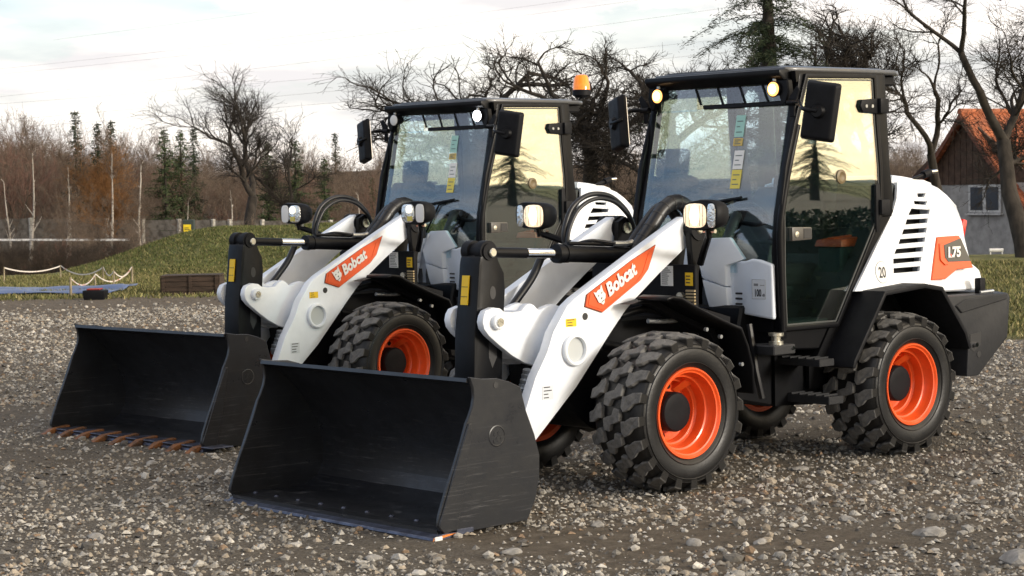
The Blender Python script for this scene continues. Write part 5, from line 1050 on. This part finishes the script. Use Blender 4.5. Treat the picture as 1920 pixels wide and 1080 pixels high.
HY = lambda z: .66 - (z - 1.05) * .14
def build_hood(R):
    def skin(bm, P, t, off=0.): return lambda s: poly(bm, [(x, s * (HY(z) + off), z) for x, z in P], [(x, s * (HY(z) + off - t), z) for x, z in P])
    SL = [[(-2.426, 1.662), (-2.521, 1.661), (-2.496, 1.636), (-2.428, 1.637)], [(-2.382, 1.613), (-2.524, 1.606), (-2.506, 1.585), (-2.385, 1.592)], [(-2.345, 1.564), (-2.54, 1.551), (-2.528, 1.526), (-2.306, 1.523)],
          [(-2.284, 1.495), (-2.508, 1.495), (-2.496, 1.468), (-2.262, 1.462)], [(-2.238, 1.432), (-2.486, 1.435), (-2.47, 1.406), (-2.214, 1.40)], [(-2.19, 1.371), (-2.456, 1.373), (-2.444, 1.346), (-2.166, 1.34)],
          [(-2.138, 1.309), (-2.423, 1.313), (-2.411, 1.284), (-2.111, 1.279)], [(-2.095, 1.248), (-2.39, 1.248), (-2.378, 1.222), (-2.089, 1.217)], [(-2.086, 1.188), (-2.364, 1.189), (-2.351, 1.158), (-2.08, 1.156)]]
    FE = [(-2.235, 1.735), (-2.205, 1.63), (-2.146, 1.54), (-1.955, 1.35), (-1.672, 1.062)]
    SE = [(-2.400, 1.052), (-2.48, 1.20), (-2.563, 1.391), (-2.625, 1.558), (-2.624, 1.625), (-2.586, 1.727)]
    # rear shell behind the seam
    RO = SE[::-1] + [(-2.45, 1.012), (-3.09, 1.002), (-3.105, 1.135), (-3.018, 1.188), (-2.98, 1.352), (-2.935, 1.473), (-2.86, 1.57), (-2.77, 1.643), (-2.68, 1.695)]
    bm = BM(); poly(bm, [(x - .004, HY(z) - .006, z) for x, z in RO], [(x - .004, -HY(z) + .006, z) for x, z in RO])
    # pull the tail in so the rear corners are rounded in plan
    for v in bm.verts:
        if v.co.x < -2.9 and v.co.z > 1.1: v.co.y *= .90
        elif v.co.x < -3.0: v.co.y *= .95
    bevel(bm, .030, 3, 35); hood = obj('hood', bm, white, R, 40)
    for s in (-1, 1):
        bm = BM()
        top = [FE[0], (-2.35, 1.755), (-2.51, 1.748), SE[-1]]
        # outer skin faces with shared corners, then solidified
        V = {}
        def vx(p):
            k = (round(p[0], 4), round(p[1], 4))
            if k not in V: V[k] = bm.verts.new((p[0], s * HY(p[1]), p[1]))
            return V[k]
        def face(P): bm.faces.new([vx(p) for p in P])
        face(FE + [SL[8][3]] + [q for sl in SL[::-1] for q in ((sl[0],) if sl is SL[8] else (sl[3], sl[0]))])          # front column
        face([q for sl in SL for q in (sl[1], sl[2])] + SE)                                                             # seam column
        face([FE[0]] + [SL[0][0], SL[0][1]] + [SE[-1], (-2.51, 1.748), (-2.35, 1.755)])
        face([FE[-1], SE[0], SL[8][2], SL[8][3]])
        bmesh.ops.recalc_face_normals(bm, faces=bm.faces[:]); 
        r = bmesh.ops.extrude_face_region(bm, geom=bm.faces[:])
        for g in r['geom']:
            if isinstance(g, bmesh.types.BMVert): g.co.y -= s * .018
        pn = obj('side_panel', bm, white, hood, 35)
        for i in range(8):
            a, b = SL[i], SL[i + 1]; P = [a[3], a[2], b[1], b[0]]
            bm = BM(); poly(bm, [(x, s * (HY(z) - .002), z) for x, z in P], [(x, s * (HY(z) - .017), z) for x, z in P]); bevel(bm, .003, 1, 40); obj('louvre_slat', bm, white, pn, 40)
        # 20 km/h disc
        c = Vector((-1.962, 1.169)); bm = BM(); n = 32
        for (rr, y1) in ((.066, .002),):
            A = [(c.x + rr * math.cos(2 * PI * k / n), c.y + rr * 1.08 * math.sin(2 * PI * k / n)) for k in range(n)]
            poly(bm, [(x, s * (HY(z) - .001), z) for x, z in A], [(x, s * (HY(z) + y1), z) for x, z in A])
        ds = obj('speed_disc', bm, mat('grey_print', (.25, .26, .28), .6), pn)
        bm = BM(); A = [(c.x + .0625 * math.cos(2 * PI * k / n), c.y + .0675 * math.sin(2 * PI * k / n)) for k in range(n)]
        poly(bm, [(x, s * HY(z), z) for x, z in A], [(x, s * (HY(z) + .0030), z) for x, z in A]); obj('disc_face', bm, white_st, ds)
        ex = Vector((-s, 0, 0)); ey = Vector((0, -s * .14, 1)).normalized()
        text_mesh('speed_number', '20', .098, (c.x, s * (HY(c.y - .034) + .0034), c.y - .034), ex, ey, ink_and_holes, ds, .001, align='CENTER', sx=.72, bold=.0015)
        # model badge
        BP = [(-2.582, 1.372), (-2.822, 1.374), (-2.935, 1.157), (-2.751, 1.152), (-2.70, 1.13), (-2.613, 1.094), (-2.464, 1.095)]
        bm = BM(); poly(bm, [(x, s * (HY(z) - .03), z) for x, z in BP], [(x, s * (HY(z) + .002), z) for x, z in BP]); bevel(bm, .004, 1, 40); bg = obj('model_badge', bm, orange_b, hood, 30)
        KP = [(-2.640, 1.318), (-2.829, 1.357), (-2.908, 1.203), (-2.664, 1.207), (-2.635, 1.237)]
        bm = BM(); poly(bm, [(x, s * (HY(z) - .01), z) for x, z in KP], [(x, s * (HY(z) + .005), z) for x, z in KP]); obj('badge_panel', bm, mat('badge_dark_panel', (.035, .033, .033), .28, coat=.4), bg)
        bm = BM(); P = [(-2.585, 1.33), (-2.625, 1.325), (-2.615, 1.23), (-2.66, 1.19), (-2.62, 1.185), (-2.575, 1.22)]; poly(bm, [(x, s * HY(z), z) for x, z in P], [(x, s * (HY(z) + .010), z) for x, z in P]); bevel(bm, .004, 1, 40); obj('badge_fold', bm, orange_b, bg)
        x0 = -2.662 if s > 0 else -2.852
        text_mesh('model_lettering', 'L75', .092, (x0, s * (HY(1.238) + .0062), 1.238), ex, ey, white_st, bg, .002, shear=.2, sx=1.02, bold=.004)
        bm = BM(); P = [(-2.690, 1.238), (-2.706, 1.238), (-2.700, 1.258), (-2.686, 1.256)]; poly(bm, [(x, s * (HY(z) + .006), z) for x, z in P], [(x, s * (HY(z) + .0096), z) for x, z in P]); obj('red_tick', bm, red_lens, bg)
        bm = BM(); P = [(-2.962, 1.45), (-2.975, 1.45), (-3.02, 1.30), (-3.01, 1.30)]; bm.free()
        bm = rbox((-2.972, s * .50, 1.40), .045, .09, .16, Matrix.Rotation(-.30, 3, 'Y'), .012, 2); obj('tail_light', bm, red_lens, hood, 40)
    # top cap over the louvred section
    bm = BM(); T = [(-2.235, 1.735), (-2.25, 1.785), (-2.36, 1.775), (-2.51, 1.755), (-2.585, 1.732), (-2.585, 1.70), (-2.30, 1.70)]
    poly(bm, [(x, .515, z) for x, z in T], [(x, -.515, z) for x, z in T]); bevel(bm, .018, 2, 30); obj('hood_top', bm, white, hood, 40)
    # dark engine bay behind the louvres
    K = [(-2.27, 1.70), (-2.55, 1.70), (-2.57, 1.56), (-2.52, 1.40), (-2.37, 1.08), (-1.74, 1.08), (-2.0, 1.35), (-2.19, 1.54)]
    bm = BM(); poly(bm, [(x, HY(z) - .10, z) for x, z in K], [(x, -HY(z) + .10, z) for x, z in K]); obj('engine_bay', bm, blk_m, hood)
    bm = BM(); tube(bm, [(-2.30, .50, 1.705), (-2.61, .50, 1.785)], .014, 10); g = obj('antenna_rod', bm, blk, hood, 60)
    bm = BM(); tube(bm, [(-2.59, .50, 1.780), (-2.66, .50, 1.797)], .026, 10); obj('rod_grip', bm, blk_m, g, 60)
    bm = BM(); tube(bm, [(-2.66, .50, 1.797), (-2.735, .50, 1.803)], .014, 10); obj('rod_end', bm, chrome, g, 60)
    # counterweight
    C_ = [(-2.36, 1.0), (-2.575, .75), (-2.64, .65), (-2.625, .462), (-2.755, .458), (-3.09, .69), (-3.12, .95), (-3.10, .985), (-2.42, .995)]
    bm = BM()
    def cwring(y, k):
        return [(x if x > -2.95 else x + k, y, z) for x, z in C_]
    rings = [cwring(y, k) for y, k in ((-.81, .03), (-.80, 0), (-.62, -.14), (-.3, -.19), (.3, -.19), (.62, -.14), (.80, 0), (.81, .03))]
    vv = [[bm.verts.new(p) for p in r] for r in rings]; n = len(C_)
    bm.faces.new(vv[0]); bm.faces.new(vv[-1][::-1])
    for a, b in zip(vv, vv[1:]):
        for i in range(n): bm.faces.new((a[i], a[(i + 1) % n], b[(i + 1) % n], b[i]))
    bevel(bm, .010, 2, 40); cw = obj('counterweight', bm, cw_m, R, 35)
    for s in (-1, 1):
        bm = BM(); P = [(-2.50, .93), (-2.56, .88), (-3.06, .945), (-3.08, .985), (-2.60, .965)]; prism_y(bm, P, s * .805, s * .822); bevel(bm, .006, 1, 30); obj('counterweight_ledge', bm, cw_m, cw, 30)
        bm = BM(); prism_y(bm, [(-2.66, .735), (-2.78, .745), (-2.775, .66), (-2.70, .62), (-2.66, .64)], s * .80, s * .8125); obj('tie_pocket', bm, ink_and_holes, cw)
        bm = BM(); tube(bm, [(-2.705, s * .79, .665), (-2.705, s * .835, .665)], .016, 12); obj('tie_pin', bm, chrome, cw, 40)
        bm = BM(); disc_y(bm, -2.755, .60, .022, s * .80, s * .813, 16); obj('tie_hole', bm, ink_and_holes, cw)
        bm = rbox((-2.93, s * .70, 1.035), .06, .05, .11, None, .01, 2); obj('hood_latch', bm, blk_m, cw, 40)
        bm = BM(); tube(bm, [(-2.90, s * .72, .995), (-3.02, s * .74, 1.0)], .012, 8); obj('latch_lever', bm, zinc, cw, 40)

L1 = build_loader('wheel_loader', False, 'lit')
L1.location.z = -.010
tag(L1, 'nearer white wheel loader with lit warm lamps and smooth-edged black bucket', 'loader', 'compact wheel loaders')
L2 = build_loader('wheel_loader', True, 'off')
tag(L2, 'farther white wheel loader with rusty bucket teeth and amber roof beacon', 'loader', 'compact wheel loaders')
bm = BM(); tube(bm, [(-2.31, .47, 2.40), (-2.36, .47, 2.50)], .016, 8); bc = obj('beacon_stem', bm, blk, L2, 40)
bm = BM(); tube(bm, [(-2.36, .47, 2.485), (-2.36, .47, 2.50), (-2.36, .47, 2.505), (-2.36, .47, 2.55)], [.05, .068, .075, .075], 24); obj('beacon_base', bm, blk_m, bc, 40)
bm = BM(); tube(bm, [(-2.36, .47, 2.55), (-2.36, .47, 2.60), (-2.36, .47, 2.605), (-2.36, .47, 2.65), (-2.36, .47, 2.672), (-2.36, .47, 2.68)], [.073, .070, .067, .060, .045, .01], 24); obj('beacon_lens', bm, amber, bc, 40)
L2.location = (-1.037, -3.937, -.013); L2.rotation_euler = (0, 0, .060)
# ------------------------------------------------------------------ blue sheet, stakes, tape, crates
def sheet():
    n, m = 60, 24; V = []
    for i in range(n):
        for j in range(m):
            t_ = -10.6 + 3.75 * i / (n - 1); s_ = 35.0 + 2.6 * j / (m - 1) + .15 * math.sin(t_ * 2.)
            e = min(i, n - 1 - i, j, m - 1 - j); zz = zat(s_, t_) + .02 + .06 * vnoise(t_ * 1.6, s_ * 3.2, 4) + (.03 * math.sin(s_ * 4 + t_) if e > 1 else 0)
            V.append(S(s_, t_, zz)[:])
    F = [(i * m + j, (i + 1) * m + j, (i + 1) * m + j + 1, i * m + j + 1) for i in range(n - 1) for j in range(m - 1)]
    o = npobj('blue_sheet', V, F, mat('blue_foil', (.042, .075, .20), .38, col2=(.085, .125, .25), vscale=2.2, bump=.3, bscale=6), smooth=True); tag(o, 'blue plastic sheet spread on the grass at left', 'tarpaulin')
    md = o.modifiers.new('thick', 'SOLIDIFY'); md.thickness = .01
sheet()
stake_m = mat('stake_wood', (.30, .25, .17), .9, var=.3); tape_m = mat('white_tape', (.62, .58, .55), .6, col2=(.45, .20, .16), vscale=5, lo=.56, hi=.6)
def stake(u, v0, v1, s_, r, m, label):
    p = px(u, v1, s_); h = (v1 - v0) / 3835. * s_; t_ = st_of(p)[1]; z = zat(s_, t_)
    bm = BM(); tube(bm, [(p.x, p.y, z - .1), (p.x + random.uniform(-.02, .02), p.y, z + h)], [r * .7, r * .6], 8); o = obj('stake', bm, m); tag(o, label, 'stake', 'stakes of the taped-off corner'); return Vector((p.x, p.y, z + h))
tops = []
for u, v0, v1, s_, r, lab in ((133, 520, 558, 34.5, .035, 'thick pale wooden stake in front of the blue sheet'), (115, 505, 532, 41, .02, 'thin stake behind the left end of the blue sheet'), (180, 516, 545, 37.5, .02, 'thin stake rising behind the small dark tub'),
                              (195, 505, 535, 39.5, .02, 'thin stake behind the blue sheet, middle of the row'), (214, 512, 545, 37.5, .022, 'thin stake at the right corner of the blue sheet'), (248, 505, 540, 38.5, .032, 'pale double stake at the right end of the tape'), (8, 510, 540, 40, .02, 'thin stake near the left picture edge')):
    tops.append(stake(u, v0, v1, s_, r, stake_m, lab))
def tape(a, b, sag, label):
    n = 12; A, B = [], []
    for i in range(n + 1):
        f = i / n; p = a.lerp(b, f); p.z -= sag * 4 * f * (1 - f); w = .024; A.append(p); B.append(p - Vector((0, 0, w)))
    V = [p[:] for p in A] + [p[:] for p in B]; F = [(i, i + 1, n + 2 + i, n + 1 + i) for i in range(n)]
    o = npobj('barrier_tape', V, F, tape_m); md = o.modifiers.new('thick', 'SOLIDIFY'); md.thickness = .004; tag(o, label, 'tape', 'tape strung between stakes')
tape(tops[6], tops[1], .10, 'white tape sagging left of the wooden stake row'); tape(tops[1], tops[3], .16, 'white tape behind the blue sheet'); tape(tops[3], tops[4], .12, 'short tape span near the corner stake')
tape(tops[4], tops[5], .14, 'short tape loop at the right end of the row'); tape(tops[0], tops[2], .16, 'tape from the thick stake towards the small tub'); tape(tops[2], tops[5], .2, 'low tape in front of the corner stakes')
def crate():
    s_ = 34.6; a = px(304, 563, s_); b = px(410, 563, s_); t0, t1 = st_of(a)[1], st_of(b)[1]; z = zat(s_, (t0 + t1) / 2) - .02; R_ = empty('dark_crate', S(s_, (t0 + t1) / 2, z), math.atan2(RH.y, RH.x)); W = t1 - t0; H = 38 / 3835. * s_
    tag(R_, 'weathered dark brown crate on the grass below the bank', 'crate'); mm = mat('old_dark_wood', (.060, .038, .026), .95, col2=(.025, .017, .012), vscale=6, bump=.5, bscale=25, stretch=(.3, 1, 4))
    for j in range(4):
        for yy in (0, .55):
            bm = BM(); box(bm, -W / 2, W / 2, yy, yy + .025, j * H / 4, (j + 1) * H / 4 - .008); obj('plank', bm, mm, R_)
    for xx in (-W / 2, -.02, W / 2 - .05):
        bm = BM(); box(bm, xx, xx + .05, -.022, -.002, 0, H + .015); obj('batten', bm, mm, R_)
    for xx in (-W / 2 - .026, W / 2 + .001):
        bm = BM(); box(bm, xx, xx + .025, .0, .575, 0, H - .01); obj('end_board', bm, mm, R_)
    bm = BM(); box(bm, -W / 2 - .02, W / 2 + .02, -.01, .59, H - .001, H + .02); obj('lid', bm, mm, R_)
crate()
def tub():
    p = px(176, 567, 33.6); t_ = st_of(p)[1]; R_ = empty('dark_tub', S(33.6, t_, zat(33.6, t_) - .01), math.atan2(RH.y, RH.x)); tag(R_, 'small black tub with a red lid edge before the blue sheet', 'tub')
    bm = BM(); poly(bm, [(-.17, 0, 0), (.17, 0, 0), (.17, .3, 0), (-.17, .3, 0)], [(-.19, -.02, .17), (.19, -.02, .17), (.19, .32, .17), (-.19, .32, .17)]); bevel(bm, .03, 2); obj('body', bm, blk_m, R_, 40)
    bm = BM(); box(bm, -.12, .10, .02, .28, .172, .195); bevel(bm, .008, 1); obj('lid', bm, mat('dull_red', (.28, .03, .02), .6), R_)
tub()
# ------------------------------------------------------------------ house
def house():
    ap = px(1813, 211, 77); gd = (FH * .5 + RH * .866).normalized(); wv = (FH * -.866 + RH * .5).normalized(); base = Vector((ap.x, ap.y, 0)); zr = ap.z; hw = 4.1; L_ = 11.; zb = -3.4
    H = empty('village_house', (ap.x, ap.y, zb)); tag(H, 'grey house with brown gable and orange tiled roof at right', 'house')
    o3 = Vector((ap.x, ap.y, zb))
    P = lambda a, b, z: (gd * a + wv * b + Vector((0, 0, z)) - Vector((0, 0, zb)))   # along ridge, towards camera side, absolute height
    zp = hz(344, 1800, 77)
    plaster = mat('grey_render', (.36, .345, .325), .95, col2=(.26, .25, .235), vscale=2.5, bump=.2, bscale=12); wood_ = mat('brown_cladding', (.085, .050, .032), .9, col2=(.05, .03, .02), vscale=4)
    tile = mat('orange_roof_tile', (.44, .135, .055), .85, col2=(.25, .085, .045), vscale=1.6, bump=.2, bscale=18); tile2 = mat('brown_roof_tile', (.16, .06, .035), .85, var=.3)
    bm = BM(); ring = [P(0, -hw + .35, zb), P(0, hw - .35, zb), P(0, hw - .35, zp), P(0, -hw + .35, zp)]; poly(bm, ring, [p + gd * L_ for p in ring]); wl = obj('wall', bm, plaster, H)
    slope = lambda b: zr - .12 - (zr - .12 - (-.1)) * (abs(b) / hw) ** .92 if True else 0
    # gable boards, each its own plank
    nb = 22
    for i in range(nb):
        b0_ = -hw + .5 + (2 * hw - 1.0) * i / nb; b1_ = -hw + .5 + (2 * hw - 1.0) * (i + 1) / nb - .03; za, zc = slope(b0_), slope(b1_)
        if min(za, zc) < zp + .05: continue
        q = [P(-.03, b0_, zp - .05), P(-.03, b1_, zp - .05), P(-.03, b1_, zc - .05), P(-.03, b0_, za - .05)]; bm = BM(); poly(bm, q, [p + gd * .06 for p in q]); obj('gable_board', bm, wood_, H)
    bm = BM(); q = [P(.04, -hw + .5, zp - .02), P(.04, hw - .5, zp - .02), P(.04, 0, zr - .2)]; poly(bm, q, [p + gd * .1 for p in q]); obj('gable_backing', bm, wood_, H)
    # roof courses: each course a bent strip, flared at the eaves
    for sd in (1, -1):
        n = 18; rf = None
        prof = []
        for i in range(n + 1):
            f = i / n; b_ = hw * 1.06 * f; prof.append((b_, zr - (zr + .35) * (f ** .92) * 1.0 + .35 * max(0, f - .72) ** 1.5 * 4))
        for i in range(n):
            (b0_, z0), (b1_, z1) = prof[i], prof[i + 1]; up_ = Vector((0, 0, .05))
            q = [P(-.35, sd * b0_, z0), P(L_, sd * b0_, z0), P(L_, sd * (b1_ + .05), z1 + .012), P(-.35, sd * (b1_ + .05), z1 + .012)]
            bm = BM(); poly(bm, q, [p - Vector((0, 0, .07)) - wv * sd * .0 for p in q])
            o = obj('roof_course' if i else 'roof', bm, tile, H if i == 0 else rf)
            if i == 0: rf = o
        # tile ribs along the slope
        if sd > 0:
            bm = BM()
            for j in range(44):
                a = -.33 + (L_ + .3) * j / 44
                for i in range(n):
                    (b0_, z0), (b1_, z1) = prof[i], prof[i + 1]; q = [P(a, b0_, z0 + .002), P(a + .07, b0_, z0 + .002), P(a + .07, b1_ + .05, z1 + .014), P(a, b1_ + .05, z1 + .014)]; poly(bm, q, [p + Vector((0, 0, .035)) for p in q])
            o = obj('tile_rib', bm, tile, rf); o['kind'] = 'stuff'
        q = [P(-.36, sd * b_, z - .03) for b_, z in prof]; bm = BM(); q2 = [P(-.36, sd * b_, z - .24) for b_, z in prof]; ring = q + q2[::-1]; poly(bm, ring, [p - gd * .05 for p in ring]); obj('verge_board', bm, tile2, H)
    bm = BM(); tube(bm, [P(-.38, 0, zr + .03), P(L_, 0, zr + .03)], .12, 8); obj('ridge_tiles', bm, tile, H, 40)
    # dormer
    bm = BM(); q = [P(3.0, 1.5, 2.6), P(5.2, 1.5, 2.6), P(5.2, 3.3, 2.45), P(3.0, 3.3, 2.45)]; poly(bm, q, [p - Vector((0, 0, 2.0)) for p in q]); d = obj('dormer', bm, tile2, H)
    bm = BM(); q = [P(2.8, 1.3, 2.78), P(5.4, 1.3, 2.78), P(5.4, 3.6, 2.5), P(2.8, 3.6, 2.5)]; poly(bm, q, [p - Vector((0, 0, .1)) for p in q]); obj('dormer_roof', bm, tile2, d)
    # window on the gable
    ca = px(1836, 372, 76); bw = (ca - ap).dot(wv) ; zc = hz(371, 1836, 77)
    fr = mat('white_window_frame', (.50, .49, .47), .7, var=.2); gl = mat('dark_window_pane', (.03, .035, .04), .15, coat=.5)
    bm = BM(); q = [P(-.02, bw - .86, zc - .54), P(-.02, bw + .86, zc - .54), P(-.02, bw + .86, zc + .50), P(-.02, bw - .86, zc + .50)]; poly(bm, q, [p - gd * .05 for p in q]); wd = obj('window', bm, fr, H)
    for sgn in (-1, 1):
        bm = BM(); q = [P(-.071, bw + sgn * .42 - .32, zc - .45), P(-.071, bw + sgn * .42 + .32, zc - .45), P(-.071, bw + sgn * .42 + .32, zc + .40), P(-.071, bw + sgn * .42 - .32, zc + .40)]; poly(bm, q, [p - gd * .01 for p in q]); obj('pane', bm, gl, wd)
    bm = BM(); q = [P(-.02, bw - .95, zc - .56), P(-.02, bw + .95, zc - .56), P(-.02, bw + .95, zc - .63), P(-.02, bw - .95, zc - .63)]; poly(bm, q, [p - gd * .15 for p in q]); obj('sill', bm, fr, wd)
house()
# blue covered heap and white frame beside the house
def heap():
    R_ = empty('blue_heap', px(1880, 512, 46)); tag(R_, 'heap under bright blue plastic in front of the house', 'heap'); rs = np.random.RandomState(9)
    for i, (u, v, w, h) in enumerate(((-26, 0, 22, 20), (0, 2, 26, 24), (24, -2, 18, 14), (44, -2, 20, 18))):
        kk = 46 / 3835.; bm = BM(); bmesh.ops.create_icosphere(bm, subdivisions=3, radius=1)
        for vtx in bm.verts:
            c_ = vtx.co; f = 1 + .28 * (vnoise(np.array(c_.x * 3 + i), np.array(c_.z * 3 + c_.y * 2), i) - .5) + .05 * math.sin(9 * c_.x + 4 * c_.z)
            p = RH * (u * kk + c_.x * w * kk * f * .6) + FH * (c_.y * .35 * f) + Vector((0, 0, max(-.05, v * kk + h * kk * .5 + c_.z * h * kk * .55 * f))); vtx.co = p
        obj('blue_cover', bm, mat('bright_blue_plastic', (.03, .16, .55), .4, col2=(.02, .09, .34), vscale=6, bump=.5, bscale=12), R_, 60)
    F_ = empty('white_frame', px(1868, 492, 50)); tag(F_, 'small white tubular frame behind the blue heap', 'frame'); kk = 50 / 3835.
    for nm, a, b in (('leg', (-11, -10), (-11, 24)), ('leg', (11, -10), (11, 24)), ('crossbar', (-13, 23), (13, 23))):
        bm = BM(); tube(bm, [RH * (a[0] * kk) + Vector((0, 0, a[1] * kk)), RH * (b[0] * kk) + Vector((0, 0, b[1] * kk))], .045 if nm == 'crossbar' else .015, 8); obj(nm, bm, mat('white_rail_paint', (.70, .70, .70), .7), F_)
heap()
# ------------------------------------------------------------------ power lines
wire_m = mat('dull_wire', (.34, .34, .36), .6)
for (p0, p1, sg, s0, lab) in (((-300, 158), (1350, -40), 12, 190, 'power line, upper of the pair entering at the left edge'), ((-300, 166), (1480, -40), 14, 190, 'power line, lower of the pair entering at the left edge'),
                              ((-300, 211), (1700, -35), 14, 170, 'power line crossing in front of the lone tall tree, upper'), ((-300, 216), (2100, -10), 16, 170, 'power line crossing in front of the lone tall tree, lower'),
                              ((-300, 250), (2100, 15), 12, 160, 'power line passing just over the farther cab'), ((-300, 262), (2200, 45), 12, 160, 'lowest power line, passing behind the farther cab roof'), ((100, 75), (900, -40), 3, 210, 'short stretch of power line at the top left')):
    n = 24; sp_ = []
    for i in range(n + 1):
        f = i / n; sp_.append(px(p0[0] + (p1[0] - p0[0]) * f, p0[1] + (p1[1] - p0[1]) * f + sg * 4 * f * (1 - f), s0))
    bm = BM(); tube(bm, sp_, .010, 5); o = obj('power_line', bm, wire_m, None, 60); tag(o, lab, 'wire', 'power lines')
# ------------------------------------------------------------------ larger stones lying in the gravel
def rocks():
    rs = np.random.RandomState(77); G_ = 'larger stones in the gravel'
    L_ = [(1745, 1004, .085, 'largest pale flat stone at lower right'), (1912, 1052, .11, 'big brownish stone in the lower right corner'), (1590, 975, .05, 'dark clod right of the front wheel'), (1390, 940, .05, 'grey stone before the front wheel'), (1300, 1020, .055, 'pale stone below the bucket corner'),
          (1120, 985, .05, 'flat pale stone right of the bucket corner'), (1425, 1020, .045, 'small pale stone below the front wheel'), (285, 872, .05, 'lone grey stone between the two buckets'), (1830, 905, .05, 'pale stone behind the rear wheel'), (1640, 905, .045, 'stone just before the rear wheel'),
          (960, 1040, .05, 'stone at the bottom edge below the bucket'), (700, 1050, .045, 'stone at the bottom edge under the cutting edge'), (180, 1010, .045, 'stone in the lower left gravel'), (1500, 880, .05, 'stone between the two wheels'), (1880, 790, .05, 'stone at the right edge near the grass')]
    for u, v, r, lab in L_:
        r *= .78
        d = FW * 3835.4 + RT * (u - 960) + UP * (540 - v); p = CAM + d * (-CAM.z / d.z); s_, t_ = st_of(p); p.z = zat(s_, t_) + r * .15
        bm = BM(); bmesh.ops.create_icosphere(bm, subdivisions=2, radius=1); a = rs.uniform(0, 6.28); f = rs.uniform(.8, 1.2, 3)
        for vt in bm.verts:
            c_ = vt.co; q = 1 + .5 * (vnoise(np.array(c_.x * 2.1 + a * 9), np.array(c_.y * 2.1 + c_.z * 1.7 + 5), 3) - .5); x, y = c_.x * f[0] * 1.2, c_.y * f[1]; vt.co = Vector((x * math.cos(a) - y * math.sin(a), x * math.sin(a) + y * math.cos(a), c_.z * .55 * f[2])) * q * r
        o = obj('stone', bm, mat('loose_stone', (.34, .325, .30), .9, col2=(.19, .18, .165), vscale=14, bump=.6, bscale=45), None, 28); o.location = p; tag(o, lab, 'stone', G_)
rocks()
# out of view at right: mirrored conifers, and a hedge added to darken door reflections
def hedge():
    R_ = empty('reflection_hedge', SZ(12, 9.3)); tag(R_, 'unseen dark hedge added to darken what the door glass mirrors', 'hedge'); rs = np.random.RandomState(5); hedge_core = mat('dark_hedge_core', (.012, .018, .009), .95); o3 = R_.location
    n = 26000; s_ = rs.uniform(-2, 14.6, n); d_ = rs.uniform(-.55, .55, n); z_ = (1.02 + .42 * vnoise(s_ * .8, s_ * 0 + 1, 6) + .25 * vnoise(s_ * 2.6, s_ * 0 + 2, 7)) * np.where(rs.rand(n) < .5, rs.uniform(.88, 1.04, n), rs.uniform(0, 1, n)); P = to_world(s_, 9.3 + d_ + .12 * np.sin(s_ * 1.7), height(s_, 9.3 + d_) + z_) - np.array(o3)[None]
    a = rs.normal(0, 1, (n, 3)); a /= np.linalg.norm(a, axis=1, keepdims=True); b = np.cross(a, rs.normal(0, 1, (n, 3))); b /= np.linalg.norm(b, axis=1, keepdims=True); w = rs.uniform(.02, .045, (n, 1))
    v = np.stack([P - a * w, P + a * w, P + b * w * 1.4], 1).reshape(-1, 3); o = npobj('foliage', v, np.arange(3 * n).reshape(-1, 3), attr_mat('hedge_leaves', .8, 0, 3, .2), R_); set_tint(o, np.array(SPR)[rs.randint(0, 4, n)] * rs.uniform(.6, 1.2, (n, 1)))
    for q0 in np.arange(-2, 14.3, .5):
        hh = .98 + .42 * float(vnoise(np.array(q0 * .8), np.array(1.), 6)) + .25 * float(vnoise(np.array(q0 * 2.6), np.array(2.), 7)); bm = BM(); A = [SZ(q0, 8.95, -.05) - o3, SZ(q0, 9.65, -.05) - o3, SZ(q0 + .52, 9.65, -.05) - o3, SZ(q0 + .52, 8.95, -.05) - o3]; poly(bm, A, [p + Vector((0, 0, hh)) for p in A]); obj('dark_core', bm, hedge_core, R_)
    #, -.05) - o3, SZ(-2, 9.65, -.05) - o3, SZ(20.5, 9.65, -.05) - o3, SZ(20.5, 8.95, -.05) - o3]; poly(bm, A, [p + Vector((0, 0, 1.25)) for p in A]); obj('dark_core', bm, bark_d, R_)
hedge()
G_OUT = 'trees far beyond the right side of the yard'
for i, (s_, t_, h_) in enumerate(((17, 143, 5.6), (30, 150, 3.6), (5, 150, 4.0), (38, 135, 5.0), (-8, 150, 3.8), (48, 150, 4.4), (60, 140, 5.2), (24, 160, 3.4))):
    o = clone(sp if i % 2 == 0 else c1, 'dark conifer far beyond the right side of the yard, ' + ORD[i] + ' of its row'); o['group'] = G_OUT; o.location = SZ(s_, t_); k_ = h_ / (8. if i % 2 else htop(-150, 1440, 52)); o.scale = (k_ * 1.5, k_ * 1.5, k_); o.rotation_euler = (0, 0, i * 1.3)
